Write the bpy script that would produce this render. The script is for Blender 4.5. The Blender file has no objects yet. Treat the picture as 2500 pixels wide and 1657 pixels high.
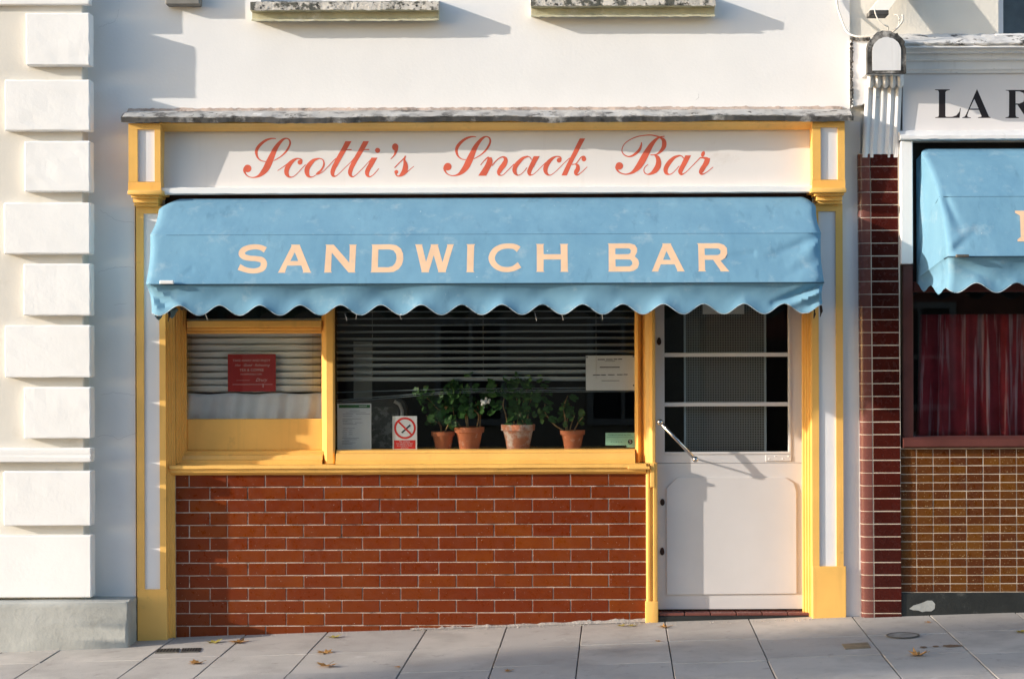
import bpy, bmesh, math, random
from mathutils import Vector, Matrix
from mathutils.geometry import tessellate_polygon
R = math.radians
random.seed(7)
scene = bpy.context.scene
COL = scene.collection
# ---------------------------------------------------------------- camera, sky, sun, exposure
D = 10.0; K = 420.0; X0 = 1360.0; Y0 = 842.0; ZC = 1.71      # photo pixels per metre on the wall plane, principal point
cam = bpy.data.cameras.new('camera'); camo = bpy.data.objects.new('camera', cam); COL.objects.link(camo)
camo.location = (0, -D, ZC); camo.rotation_euler = (R(90), R(0.18), 0)
cam.sensor_width = 36; cam.lens = 36 * D * K / 2500
cam.shift_x = (1250 - X0) / 2500; cam.shift_y = (Y0 - 828.5) / 2500
cam.clip_end = 600
scene.camera = camo
SUN = Vector((-3.4, -1.0, 1.0))
w = bpy.data.worlds.new('World'); scene.world = w; w.use_nodes = True
nt = w.node_tree; nt.nodes.clear()
sky = nt.nodes.new('ShaderNodeTexSky'); sky.sky_type = 'NISHITA'; sky.sun_disc = False
sky.sun_elevation = math.atan2(SUN.z, math.hypot(SUN.x, SUN.y)); sky.sun_rotation = math.atan2(SUN.x, SUN.y) % (2*math.pi)
sky.air_density = 1.0; sky.dust_density = 0.8; sky.ozone_density = 1.0
bg = nt.nodes.new('ShaderNodeBackground'); bg.inputs[1].default_value = 0.15
wo = nt.nodes.new('ShaderNodeOutputWorld')
nt.links.new(sky.outputs[0], bg.inputs[0]); nt.links.new(bg.outputs[0], wo.inputs[0])
sl = bpy.data.lights.new('sun', 'SUN'); sl.energy = 2.8; sl.angle = R(0.55); sl.color = (1.0, 0.91, 0.80)
so = bpy.data.objects.new('sun', sl); COL.objects.link(so); so.location = (-20, -8, 9)
so.rotation_euler = SUN.to_track_quat('Z', 'Y').to_euler()
scene.view_settings.view_transform = 'Standard'; scene.view_settings.look = 'None'
scene.view_settings.exposure = 1.12; scene.view_settings.gamma = 1.0
scene.view_settings.use_curve_mapping = False

# ---------------------------------------------------------------- helpers
def P(fx, fy, d):
    s = (D - d) / D
    return Vector(((fx - X0) / K * s, -d, ZC + (Y0 - fy) / K * s))
def g(x, d): return 0.078 + 0.030 * x - 0.02 * d                # pavement height
def G(fx, fy):                                                  # photo pixel -> point on the pavement
    d = 0.5
    for _ in range(60):
        p = P(fx, fy, d); e = p.z - g(p.x, d)
        d += -e * 2.0 if False else 0
        # z falls as d falls: solve by secant on the ray
        p1 = P(fx, fy, -1.0); p2 = P(fx, fy, 6.0)
        a = p1.z - g(p1.x, -1.0); b = p2.z - g(p2.x, 6.0)
        d = -1.0 + 7.0 * a / (a - b); break
    p = P(fx, fy, d); return Vector((p.x, p.y, g(p.x, d)))
ROOT = {}
def root_of(o): return ROOT.get(o.name, Vector((0, 0, 0)))
def tag(o, label=None, cat=None, group=None, kind=None):
    if label: o['label'] = label
    if cat: o['category'] = cat
    if group: o['group'] = group
    if kind: o['kind'] = kind
    return o
def thing(name, loc, label, cat, group=None):
    o = bpy.data.objects.new(name, None); COL.objects.link(o); o.location = loc; o.empty_display_size = .1
    ROOT[o.name] = Vector(loc); return tag(o, label, cat, group)
class MB:
    def __init__(s): s.v = []; s.f = []; s.smooth = False
    def add(s, vs, fs):
        n = len(s.v); s.v += [Vector(p) for p in vs]; s.f += [tuple(i + n for i in f) for f in fs]; return s
    def bm(s, b):
        b.verts.ensure_lookup_table(); b.verts.index_update()
        s.add([v.co.copy() for v in b.verts], [[v.index for v in f.verts] for f in b.faces]); b.free(); return s
    def box(s, x0, x1, y0, y1, z0, z1, bev=0.0, seg=1):
        if x0 > x1: x0, x1 = x1, x0
        if y0 > y1: y0, y1 = y1, y0
        if z0 > z1: z0, z1 = z1, z0
        if bev <= 0:
            return s.add([(x0,y0,z0),(x1,y0,z0),(x1,y1,z0),(x0,y1,z0),(x0,y0,z1),(x1,y0,z1),(x1,y1,z1),(x0,y1,z1)],
                  [(0,3,2,1),(4,5,6,7),(0,1,5,4),(1,2,6,5),(2,3,7,6),(3,0,4,7)])
        b = bmesh.new(); bmesh.ops.create_cube(b, size=1)
        for v in b.verts: v.co = Vector(((x0+x1)/2 + v.co.x*(x1-x0), (y0+y1)/2 + v.co.y*(y1-y0), (z0+z1)/2 + v.co.z*(z1-z0)))
        bmesh.ops.bevel(b, geom=b.edges[:], offset=bev, segments=seg, profile=.5, affect='EDGES')
        return s.bm(b)
    def pbox(s, fx0, fy0, fx1, fy1, d, back, bev=0.0, seg=1):     # front face at photo rectangle, depth d, straight back to depth 'back'
        a = P(fx0, fy1, d); b = P(fx1, fy0, d)
        return s.box(a.x, b.x, -d, -back, a.z, b.z, bev, seg)
    def poly(s, pts, holes, fn):                                  # flat polygon with holes, fn maps 2d -> world
        loops = [[Vector((p[0], p[1], 0)) for p in pts]] + [[Vector((p[0], p[1], 0)) for p in h] for h in holes]
        tris = tessellate_polygon(loops); flat = [p for l in loops for p in l]
        vs = [fn(p.x, p.y) for p in flat]; out = []
        for t in tris:
            n = (vs[t[1]] - vs[t[0]]).cross(vs[t[2]] - vs[t[0]])
            out.append(t if n.y < 0 else (t[0], t[2], t[1]))
        return s.add(vs, out)
    def prism(s, pts, y0, y1):                                    # xz outline extruded in y
        n = len(pts); vs = [(p[0], y0, p[1]) for p in pts] + [(p[0], y1, p[1]) for p in pts]
        return s.add(vs, [tuple(range(n)), tuple(range(2*n-1, n-1, -1))] + [(i, i+n, (i+1) % n + n, (i+1) % n) for i in range(n)])
    def ext_x(s, prof, fx0, fx1, n=1, wob=None):                  # profile [(d, fy)] swept along x
        d0 = max(p[0] for p in prof); xa = P(fx0, 0, d0).x; xb = P(fx1, 0, d0).x; m = len(prof); base = len(s.v); vs = []; fs = []
        for i in range(n + 1):
            x = xa + (xb - xa) * i / n
            for j, (d, fy) in enumerate(prof):
                p = P(0, fy, d); dy, dz = wob(i, j, x) if wob else (0, 0)
                vs.append((x, p.y + dy, p.z + dz))
        for i in range(n):
            for j in range(m):
                k = (j + 1) % m; fs.append((i*m + j, i*m + k, (i+1)*m + k, (i+1)*m + j))
        fs += [tuple(range(m)), tuple(n*m + j for j in range(m-1, -1, -1))]
        return s.add(vs, fs)
    def ext_z(s, prof, fy0, fy1):                                 # profile [(fx, d)] swept vertically
        d0 = max(p[1] for p in prof); za = P(0, fy0, d0).z; zb = P(0, fy1, d0).z; m = len(prof)
        q = [P(fx, 0, d) for fx, d in prof]
        vs = [(p.x, p.y, za) for p in q] + [(p.x, p.y, zb) for p in q]
        return s.add(vs, [tuple(range(m)), tuple(range(2*m-1, m-1, -1))] + [(i, (i+1) % m, (i+1) % m + m, i+m) for i in range(m)])
    def tube(s, pts, rad, n=8, cap=True):
        pts = [Vector(p) for p in pts]; rs = rad if isinstance(rad, (list, tuple)) else [rad]*len(pts)
        base = []; up = Vector((0.013, 0.02, 1)); vs = []; fs = []
        for i, p in enumerate(pts):
            t = (pts[min(i+1, len(pts)-1)] - pts[max(i-1, 0)]).normalized()
            a = t.cross(up)
            if a.length < .05: a = t.cross(Vector((1, .1, 0)))
            a.normalize(); b = t.cross(a)
            for k in range(n):
                th = 2*math.pi*k/n; vs.append(p + (a*math.cos(th) + b*math.sin(th))*rs[i])
        for i in range(len(pts)-1):
            for k in range(n):
                k2 = (k+1) % n; fs.append((i*n+k, i*n+k2, (i+1)*n+k2, (i+1)*n+k))
        if cap: fs += [tuple(range(n-1, -1, -1)), tuple((len(pts)-1)*n + k for k in range(n))]
        return s.add(vs, fs)
    def lathe(s, prof, c, n=28):                                  # [(r, z)] about vertical axis at c
        m = len(prof); vs = []; fs = []
        for i in range(n):
            a = 2*math.pi*i/n
            for r, z in prof: vs.append((c[0] + r*math.cos(a), c[1] + r*math.sin(a), c[2] + z))
        for i in range(n):
            for j in range(m-1):
                i2 = (i+1) % n; fs.append((i*m+j, i2*m+j, i2*m+j+1, i*m+j+1))
        return s.add(vs, fs)
    def grid(s, rows):
        m = len(rows[0]); vs = [p for r in rows for p in r]
        return s.add(vs, [(i*m+j, i*m+j+1, (i+1)*m+j+1, (i+1)*m+j) for i in range(len(rows)-1) for j in range(m-1)])
    def sphere(s, c, r, sc=(1, 1, 1), seg=14):
        b = bmesh.new(); bmesh.ops.create_uvsphere(b, u_segments=seg, v_segments=seg//2+1, radius=r)
        for v in b.verts: v.co = Vector((v.co.x*sc[0], v.co.y*sc[1], v.co.z*sc[2])) + Vector(c)
        return s.bm(b)
    def mesh(s, name, mt, org=(0, 0, 0), smooth=False, fix=True):
        me = bpy.data.meshes.new(name); o = Vector(org)
        me.from_pydata([v - o for v in s.v], [], s.f)
        if fix:
            b = bmesh.new(); b.from_mesh(me); bmesh.ops.recalc_face_normals(b, faces=b.faces[:]); b.to_mesh(me); b.free()
        for m_ in (mt if isinstance(mt, (list, tuple)) else [mt]): me.materials.append(m_)
        if smooth is True: me.polygons.foreach_set('use_smooth', [True]*len(me.polygons))
        elif smooth:
            me.polygons.foreach_set('use_smooth', [True]*len(me.polygons)); me.set_sharp_from_angle(angle=R(smooth))
        me.update(); return me
    def build(s, name, mt, parent=None, smooth=False, label=None, cat=None, group=None, kind=None, fix=True):
        if parent is None:
            xs = [v.x for v in s.v]; ys = [v.y for v in s.v]; zs = [v.z for v in s.v]
            org = Vector(((min(xs)+max(xs))/2, (min(ys)+max(ys))/2, min(zs)))
        else: org = root_of(parent)
        o = bpy.data.objects.new(name, s.mesh(name, mt, org, smooth, fix)); COL.objects.link(o)
        if parent is None: o.location = org; ROOT[o.name] = org
        else: o.parent = parent; ROOT[o.name] = org
        return tag(o, label, cat, group, kind)
def inst(me, name, loc, parent, rot=None, scale=None):
    o = bpy.data.objects.new(name, me); COL.objects.link(o); o.parent = parent
    o.location = Vector(loc) - root_of(parent)
    if rot: o.rotation_euler = rot
    if scale: o.scale = scale if hasattr(scale, '__len__') else (scale,)*3
    ROOT[o.name] = Vector(loc); return o
def wobble(o, amp, scale=3.0, sub=0.08):                           # small hand-made unevenness on real geometry
    pass
def cr(pts, n=7):
    out = []
    for i in range(len(pts)-1):
        p0, p1, p2, p3 = pts[max(i-1, 0)], pts[i], pts[i+1], pts[min(i+2, len(pts)-1)]
        for k in range(n):
            t = k/n; out.append(tuple(.5*(2*b + (c-a)*t + (2*a-5*b+4*c-d)*t*t + (3*b-a-3*c+d)*t**3) for a, b, c, d in zip(p0, p1, p2, p3)))
    out.append(pts[-1]); return out
# ---------------------------------------------------------------- materials
def new_mat(name):
    m = bpy.data.materials.new(name); m.use_nodes = True; n = m.node_tree
    return m, n, n.nodes['Principled BSDF']
def nd(n, t, **kw):
    x = n.nodes.new(t)
    for k, v in kw.items(): setattr(x, k, v)
    return x
def noise(n, pos, scale, detail=4, rough=.55, vec=None):
    x = nd(n, 'ShaderNodeTexNoise'); x.inputs['Scale'].default_value = scale; x.inputs['Detail'].default_value = detail; x.inputs['Roughness'].default_value = rough
    n.links.new(pos, x.inputs['Vector']); return x.outputs[0]
def ramp(n, fac, a, b, ca=(0,0,0,1), cb=(1,1,1,1)):
    x = nd(n, 'ShaderNodeValToRGB'); x.color_ramp.elements[0].position = a; x.color_ramp.elements[1].position = b
    x.color_ramp.elements[0].color = ca; x.color_ramp.elements[1].color = cb; n.links.new(fac, x.inputs[0]); return x.outputs[0]
def mixc(n, fac, a, b, bt='MIX'):
    x = nd(n, 'ShaderNodeMix', data_type='RGBA', blend_type=bt)
    if isinstance(fac, (int, float)): x.inputs[0].default_value = fac
    else: n.links.new(fac, x.inputs[0])
    for i, c in ((6, a), (7, b)):
        if isinstance(c, (tuple, list)): x.inputs[i].default_value = (*c[:3], 1)
        else: n.links.new(c, x.inputs[i])
    return x.outputs[2]
def stretch(n, pos, sc):
    x = nd(n, 'ShaderNodeMapping'); x.inputs['Scale'].default_value = sc; n.links.new(pos, x.inputs[0]); return x.outputs[0]
def M(name, col, rough=.55, var=.07, vs=5.0, bump=.15, bs=140.0, bd=.002, spec=.4, dirt=None, metal=0, rnd=None, streak=None, sheen=0, bump2=None):
    """painted / rendered surface: colour drifts, dirt patches with a shape, vertical streaks, fine relief"""
    m, n, b = new_mat(name)
    pos = nd(n, 'ShaderNodeNewGeometry').outputs['Position']
    c = mixc(n, ramp(n, noise(n, pos, vs), .35, .65), tuple(x*(1-var) for x in col), tuple(min(1, x*(1+var)) for x in col))
    if rnd:                                                       # per piece variation
        oi = nd(n, 'ShaderNodeObjectInfo'); wn = nd(n, 'ShaderNodeTexWhiteNoise', noise_dimensions='1D'); n.links.new(oi.outputs['Random'], wn.inputs['W'])
        c = mixc(n, ramp(n, wn.outputs[0], 0, 1), c, rnd)
    if streak:
        sc, sa, sb, sf = streak
        f = ramp(n, noise(n, stretch(n, pos, (1, 1, .06)), 22, 5), sa, sb); mm = nd(n, 'ShaderNodeMath', operation='MULTIPLY'); n.links.new(f, mm.inputs[0]); mm.inputs[1].default_value = sf
        c = mixc(n, mm.outputs[0], c, sc)
    if dirt:
        for dc, ds, da, db in dirt: c = mixc(n, ramp(n, noise(n, pos, ds, 8, .65), da, db), c, dc)
    n.links.new(c, b.inputs['Base Color']); b.inputs['Roughness'].default_value = rough; b.inputs['Specular IOR Level'].default_value = spec; b.inputs['Metallic'].default_value = metal
    if sheen: b.inputs['Sheen Weight'].default_value = sheen
    if bump:
        bp = nd(n, 'ShaderNodeBump'); bp.inputs['Strength'].default_value = bump; bp.inputs['Distance'].default_value = bd
        n.links.new(noise(n, pos, bs, 6), bp.inputs['Height'])
        if bump2:
            b2 = nd(n, 'ShaderNodeBump'); b2.inputs['Strength'].default_value = bump2[0]; b2.inputs['Distance'].default_value = bump2[2]
            n.links.new(noise(n, pos, bump2[1], 3), b2.inputs['Height']); n.links.new(bp.outputs[0], b2.inputs['Normal']); n.links.new(b2.outputs[0], b.inputs['Normal'])
        else: n.links.new(bp.outputs[0], b.inputs['Normal'])
    return m
WHITE = (.80, .785, .765)
m_render = M('white_render', WHITE, .85, .03, 1.6, .3, 60, .003, .2, dirt=[((.56,.52,.47), 2.2, .70, .90), ((.35,.31,.26), 30, .77, .80)], bump2=(.15, 4, .012))
m_quoin = M('white_quoin_paint', (.84, .825, .80), .8, .03, 2.5, .35, 50, .003, .25, dirt=[((.55,.50,.42), 3.0, .70, .9), ((.30,.24,.18), 34, .77, .8)])
m_plinth = M('grey_cement_paint', (.40, .40, .37), .85, .14, 3.5, .4, 40, .005, .25, dirt=[((.24,.23,.20), 5, .58, .78), ((.50,.49,.46), 16, .70, .76), ((.12,.11,.09), 40, .72, .76)], bump2=(.25, 7, .015))
m_yellow = M('yellow_gloss_paint', (.86, .49, .125), .42, .06, 4, .12, 90, .002, .45, dirt=[((.40,.22,.06), 7, .64, .86), ((.62,.42,.22), 46, .72, .78), ((.16,.09,.035), 80, .77, .80)], streak=((.44,.26,.07), .56, .8, .30))
m_ywhite = M('white_panel_paint', (.76, .75, .76), .5, .03, 3, .15, 80, .002, .4, dirt=[((.5,.46,.42), 8, .74, .9)], streak=((.55,.52,.5), .6, .85, .35))
m_board = M('fascia_white_paint', (.75, .71, .68), .55, .03, 1.8, .10, 70, .002, .35, dirt=[((.52,.44,.38), 2.4, .62, .9), ((.28,.22,.17), 48, .79, .82)], streak=((.55,.5,.45), .6, .9, .30))
m_rail = M('white_rail_paint', (.80, .79, .77), .5, .03, 3, .12, 70, .002, .4, dirt=[((.5,.44,.38), 11, .74, .84)])
m_red = M('red_sign_paint', (.66, .125, .07), .5, .10, 12, .05, 90, .001, .35, dirt=[((.70,.30,.22), 40, .66, .76)])
m_lead = M('weathered_lead', (.075, .072, .068), .8, .3, 7, .6, 30, .006, .3, dirt=[((.46,.44,.41), 6, .54, .66), ((.025,.023,.02), 9, .54, .62)])
m_leadtop = M('bleached_lead', (.42, .405, .38), .85, .2, 6, .6, 30, .006, .3, dirt=[((.10,.095,.09), 10, .50, .60), ((.60,.58,.55), 5, .56, .7), ((.03,.028,.026), 16, .60, .66)])
m_dark = M('dark_brown_timber', (.035, .016, .011), .6, .3, 8, .2, 90, .002, .3)
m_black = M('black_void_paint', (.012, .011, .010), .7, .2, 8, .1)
m_mortar = M('pale_mortar', (.47, .37, .31), .9, .18, 14, .8, 160, .004, .1, dirt=[((.12,.10,.085), 10, .52, .68), ((.62,.55,.50), 22, .62, .70)])
def brick_mat(name, a, b_, rough, specks, rnd_c):
    m, n, b = new_mat(name); pos = nd(n, 'ShaderNodeNewGeometry').outputs['Position']; oi = nd(n, 'ShaderNodeObjectInfo')
    wn = nd(n, 'ShaderNodeTexWhiteNoise', noise_dimensions='1D'); n.links.new(oi.outputs['Random'], wn.inputs['W'])
    f = nd(n, 'ShaderNodeMath', operation='MULTIPLY_ADD'); n.links.new(noise(n, pos, 9, 5), f.inputs[0]); f.inputs[1].default_value = .9
    n.links.new(wn.outputs[0], f.inputs[2])
    c = mixc(n, ramp(n, f.outputs[0], .25, 1.25), a, b_)
    c = mixc(n, ramp(n, noise(n, pos, 2.2, 3), .42, .68), c, rnd_c)
    c = mixc(n, ramp(n, noise(n, pos, 130, 2), *specks), c, (.66, .56, .48) if rough > .31 else (.42, .30, .16))
    n.links.new(c, b.inputs['Base Color']); b.inputs['Roughness'].default_value = rough; b.inputs['Specular IOR Level'].default_value = .32
    n.links.new(ramp(n, noise(n, pos, 30, 5), .3, .8, (rough*.7,)*3+(1,), (min(1, rough*1.9),)*3+(1,)), b.inputs['Roughness'])
    bp = nd(n, 'ShaderNodeBump'); bp.inputs['Strength'].default_value = .25; bp.inputs['Distance'].default_value = .004
    n.links.new(noise(n, pos, 24, 5), bp.inputs['Height']); n.links.new(bp.outputs[0], b.inputs['Normal']); return m
m_brick = brick_mat('glazed_brown_brick', (.205, .043, .0025), (.145, .021, .0025), .32, (.745, .765), (.165, .030, .0035))
m_maroon = brick_mat('glazed_maroon_tile', (.075, .010, .006), (.036, .006, .004), .2, (.78, .80), (.065, .010, .006))
m_maroon2 = brick_mat('pink_sheen_and_step_tile', (.19, .07, .055), (.14, .052, .042), .2, (.78, .80), (.165, .06, .05))  # reddish step tiles; on rounded corner tiles the paler pink paints the glaze reflection
m_mosaic = brick_mat('speckled_ochre_tile', (.16, .060, .005), (.085, .022, .004), .3, (.66, .70), (.11, .034, .004))
m_grout = M('pale_grout', (.55, .47, .38), .9, .12, 16, .4, 160, .002, .1, dirt=[((.25,.19,.14), 12, .6, .75)])
m_nwhite = M('neighbour_white_paint', (.74, .73, .72), .6, .05, 4, .3, 60, .003, .35, dirt=[((.42,.40,.37), 9, .64, .78), ((.10,.09,.08), 24, .72, .76)], streak=((.45,.42,.4), .58, .82, .4))
m_ncream = M('neighbour_cream_render', (.74, .70, .62), .85, .05, 2, .5, 60, .004, .2, dirt=[((.5,.46,.4), 5, .64, .85)])
m_nboard = M('neighbour_sign_paint', (.72, .69, .68), .55, .03, 2, .1, 70, .002, .35, dirt=[((.5,.45,.42), 3, .62, .9)])
m_ink = M('black_sign_paint', (.018, .012, .012), .5, .2, 10, .05)
m_nbrown = M('brown_gloss_paint', (.115, .035, .028), .4, .15, 8, .15, 90, .002, .45, dirt=[((.24,.12,.10), 22, .70, .8)])
m_nblack = M('black_bitumen_paint', (.020, .022, .021), .55, .25, 6, .5, 40, .006, .4, dirt=[((.09,.09,.085), 12, .62, .75)])
m_nflash = M('white_painted_flashing', (.58, .56, .53), .8, .12, 6, .5, 40, .005, .25, dirt=[((.05,.048,.045), 12, .56, .62), ((.32,.31,.30), 7, .55, .7)])
m_patch = M('grey_bare_patch', (.33, .34, .33), .8, .1, 12, .5, 60, .004)
m_door = M('white_door_paint', (.60, .57, .555), .5, .03, 3, .15, 70, .002, .4, dirt=[((.52,.46,.40), 7, .70, .88)], streak=((.60,.57,.54), .55, .85, .3))
m_steel = M('polished_steel', (.62, .60, .57), .18, .05, 10, .02, 100, .001, .5, metal=1)
m_screen = M('grey_perforated_screen', (.20, .21, .21), .6, .06, 8, .0)
m_terr = M('terracotta', (.46, .155, .075), .85, .12, 16, .35, 120, .002, .2, dirt=[((.60,.36,.27), 26, .58, .72)])
m_terr2 = M('limed_terracotta', (.42, .17, .10), .85, .12, 16, .35, 120, .002, .2, dirt=[((.58,.50,.46), 14, .46, .62)])
m_soil = M('potting_soil', (.03, .02, .013), .95, .3, 60, 1.0, 90, .01, .1)
m_stem = M('geranium_stem', (.34, .22, .10), .7, .25, 40, .3, 160, .002, .2)
def leaf_mat(name, a, b_, trans=.35):
    m, n, b = new_mat(name); pos = nd(n, 'ShaderNodeNewGeometry').outputs['Position']; oi = nd(n, 'ShaderNodeObjectInfo')
    wn = nd(n, 'ShaderNodeTexWhiteNoise', noise_dimensions='1D'); n.links.new(oi.outputs['Random'], wn.inputs['W'])
    c = mixc(n, wn.outputs[0], a, b_); c = mixc(n, ramp(n, noise(n, pos, 70), .4, .7), c, tuple(x*.7 for x in a))
    n.links.new(c, b.inputs['Base Color']); b.inputs['Roughness'].default_value = .5; b.inputs['Specular IOR Level'].default_value = .35
    t = nd(n, 'ShaderNodeBsdfTranslucent'); n.links.new(c, t.inputs[0]); x = nd(n, 'ShaderNodeMixShader'); x.inputs[0].default_value = trans
    n.links.new(b.outputs[0], x.inputs[1]); n.links.new(t.outputs[0], x.inputs[2]); n.links.new(x.outputs[0], n.nodes['Material Output'].inputs[0]); return m
m_leaf = leaf_mat('geranium_leaf', (.05, .135, .032), (.085, .20, .05))
m_fall = leaf_mat('dry_leaf', (.42, .20, .055), (.50, .27, .09), .15)
m_fallg = leaf_mat('yellow_green_leaf', (.40, .32, .07), (.33, .30, .08), .15)
m_treeleaf = leaf_mat('tree_leaf', (.07, .12, .025), (.16, .14, .03), .3)
m_petal = M('white_petal', (.82, .80, .78), .6, .04, 40, .0)
m_paper = M('white_paper', (.70, .71, .73), .7, .02, 6, .05)
m_paperb = M('dim_paper', (.62, .62, .60), .7, .03, 6, .05)
m_print = M('grey_print', (.22, .23, .27), .7, .05, 20, 0)
m_printb = M('black_print', (.03, .03, .04), .7, .05, 20, 0)
m_green = M('green_print', (.03, .13, .04), .6, .05, 20, 0)
m_mint = M('mint_print', (.40, .72, .56), .5, .04, 20, 0)
m_signred = M('red_print', (.68, .035, .03), .45, .05, 20, 0)
m_poster = M('red_poster_card', (.40, .022, .022), .5, .05, 10, 0)
m_posterw = M('faded_white_print', (.70, .52, .50), .6, .05, 20, 0)
m_slat = M('blind_slat', (.36, .42, .46), .4, .05, 10, .05, 60, .001, .5)
m_slat2 = M('pale_blind_slat', (.74, .75, .74), .4, .05, 10, .05, 60, .001, .5)
m_cord = M('blind_cord', (.45, .42, .38), .8, .05, 20, 0)
m_net = M('white_net_curtain', (.72, .73, .77), .8, .04, 14, .2, 300, .001, .2)
m_case = M('grey_metal_case', (.16, .16, .15), .45, .1, 10, .1)
m_mottle = M('mottled_panel', (.20, .20, .18), .6, .2, 18, .2, 60, .002, .3, dirt=[((.42,.42,.38), 26, .50, .58)])
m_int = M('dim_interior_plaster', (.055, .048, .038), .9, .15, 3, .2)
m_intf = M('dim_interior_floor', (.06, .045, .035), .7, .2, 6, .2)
m_slab = M('concrete_paving', (.46, .42, .375), .85, .10, 2.2, .5, 110, .003, .25, dirt=[((.31,.28,.25), 3.4, .46, .80), ((.24,.215,.19), 11, .60, .78), ((.18,.16,.14), 42, .70, .77), ((.54,.51,.47), 8, .62, .8)], rnd=(.39, .36, .33))
m_bed = M('paving_joint_sand', (.17, .15, .13), .95, .2, 20, .6, 120, .004, .1)
m_asph = M('asphalt', (.055, .053, .05), .9, .15, 5, .8, 160, .006, .2)
m_kerb = M('granite_kerb', (.30, .29, .28), .8, .12, 10, .5, 120, .004, .25)
m_iron = M('cast_iron', (.09, .085, .075), .6, .25, 20, .4, 90, .003, .4, dirt=[((.20,.15,.10), 22, .55, .7)])
m_cable = M('white_cable', (.72, .66, .58), .6, .08, 20, 0)
m_oppw = M('opposite_stock_brick', (.20, .165, .125), .9, .08, 1.5, .3)
m_oppb = M('opposite_red_brick', (.15, .05, .032), .9, .2, 6, .5, 40, .006)
m_oppf = M('dull_window_paint', (.22, .21, .19), .6, .05, 8, 0)
m_oppr = M('slate_roof', (.06, .06, .065), .8, .2, 4, .3)
m_bark = M('tree_bark', (.10, .08, .06), .95, .25, 12, .9, 30, .02)
def fabric(name, a, b_, fade):
    m, n, b = new_mat(name); pos = nd(n, 'ShaderNodeNewGeometry').outputs['Position']
    c = mixc(n, ramp(n, noise(n, pos, 2.6, 5), .35, .68), a, b_)
    c = mixc(n, ramp(n, noise(n, pos, 8, 7, .7), .56, .80), c, fade)
    c = mixc(n, ramp(n, noise(n, stretch(n, pos, (1, .4, .35)), 13, 6, .6), .60, .85), c, tuple(x*.72 for x in a))
    c = mixc(n, ramp(n, noise(n, pos, 46, 3), .745, .775), c, (.60, .70, .74))
    n.links.new(c, b.inputs['Base Color']); b.inputs['Roughness'].default_value = .85; b.inputs['Specular IOR Level'].default_value = .2
    bp = nd(n, 'ShaderNodeBump'); bp.inputs['Strength'].default_value = .3; bp.inputs['Distance'].default_value = .0015; n.links.new(noise(n, pos, 420, 2), bp.inputs['Height'])
    b2 = nd(n, 'ShaderNodeBump'); b2.inputs['Strength'].default_value = .35; b2.inputs['Distance'].default_value = .02; n.links.new(noise(n, stretch(n, pos, (1, .6, .8)), 5.5, 3), b2.inputs['Height'])
    n.links.new(bp.outputs[0], b2.inputs['Normal']); n.links.new(b2.outputs[0], b.inputs['Normal'])
    t = nd(n, 'ShaderNodeBsdfTranslucent'); n.links.new(c, t.inputs[0]); x = nd(n, 'ShaderNodeMixShader'); x.inputs[0].default_value = .08
    n.links.new(b.outputs[0], x.inputs[1]); n.links.new(t.outputs[0], x.inputs[2]); n.links.new(x.outputs[0], n.nodes['Material Output'].inputs[0]); return m
m_blue = fabric('faded_blue_canvas', (.150, .315, .440), (.190, .370, .490), (.33, .46, .53))
m_seam = M('dark_blue_seam', (.03, .075, .11), .9, .1, 20, .1)
m_bind = M('pale_hem_binding', (.42, .50, .54), .9, .15, 30, .1, dirt=[((.10,.16,.20), 20, .52, .62)])
m_peach = M('peach_canvas_paint', (.74, .49, .31), .85, .05, 10, .2, 300, .001, .2, dirt=[((.62,.46,.34), 30, .60, .75)])
m_curtain = M('red_pink_curtain', (.24, .022, .035), .85, .2, 8, .2, 200, .001, .2, streak=((.42,.30,.33), .52, .64, .8))
def glass(name, refl=1.0, tint=(1, 1, 1)):
    m, n, b = new_mat(name); n.nodes.remove(b)
    t = nd(n, 'ShaderNodeBsdfTransparent'); t.inputs[0].default_value = (*tint, 1); gl = nd(n, 'ShaderNodeBsdfGlossy'); gl.inputs['Roughness'].default_value = .012
    ge = nd(n, 'ShaderNodeNewGeometry'); dp = nd(n, 'ShaderNodeVectorMath', operation='DOT_PRODUCT'); n.links.new(ge.outputs['Normal'], dp.inputs[0]); n.links.new(ge.outputs['Incoming'], dp.inputs[1])
    ab = nd(n, 'ShaderNodeMath', operation='ABSOLUTE'); n.links.new(dp.outputs['Value'], ab.inputs[0]); om = nd(n, 'ShaderNodeMath', operation='SUBTRACT'); om.inputs[0].default_value = 1; n.links.new(ab.outputs[0], om.inputs[1])
    pw = nd(n, 'ShaderNodeMath', operation='POWER'); n.links.new(om.outputs[0], pw.inputs[0]); pw.inputs[1].default_value = 5
    mm = nd(n, 'ShaderNodeMath', operation='MULTIPLY_ADD'); n.links.new(pw.outputs[0], mm.inputs[0]); mm.inputs[1].default_value = .955; mm.inputs[2].default_value = .045*refl; mm.use_clamp = True
    x = nd(n, 'ShaderNodeMixShader'); n.links.new(mm.outputs[0], x.inputs[0]); n.links.new(t.outputs[0], x.inputs[1]); n.links.new(gl.outputs[0], x.inputs[2])
    n.links.new(x.outputs[0], n.nodes['Material Output'].inputs[0]); return m
m_glass = glass('window_glass', 1.0, (.93, .94, .93))

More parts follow.
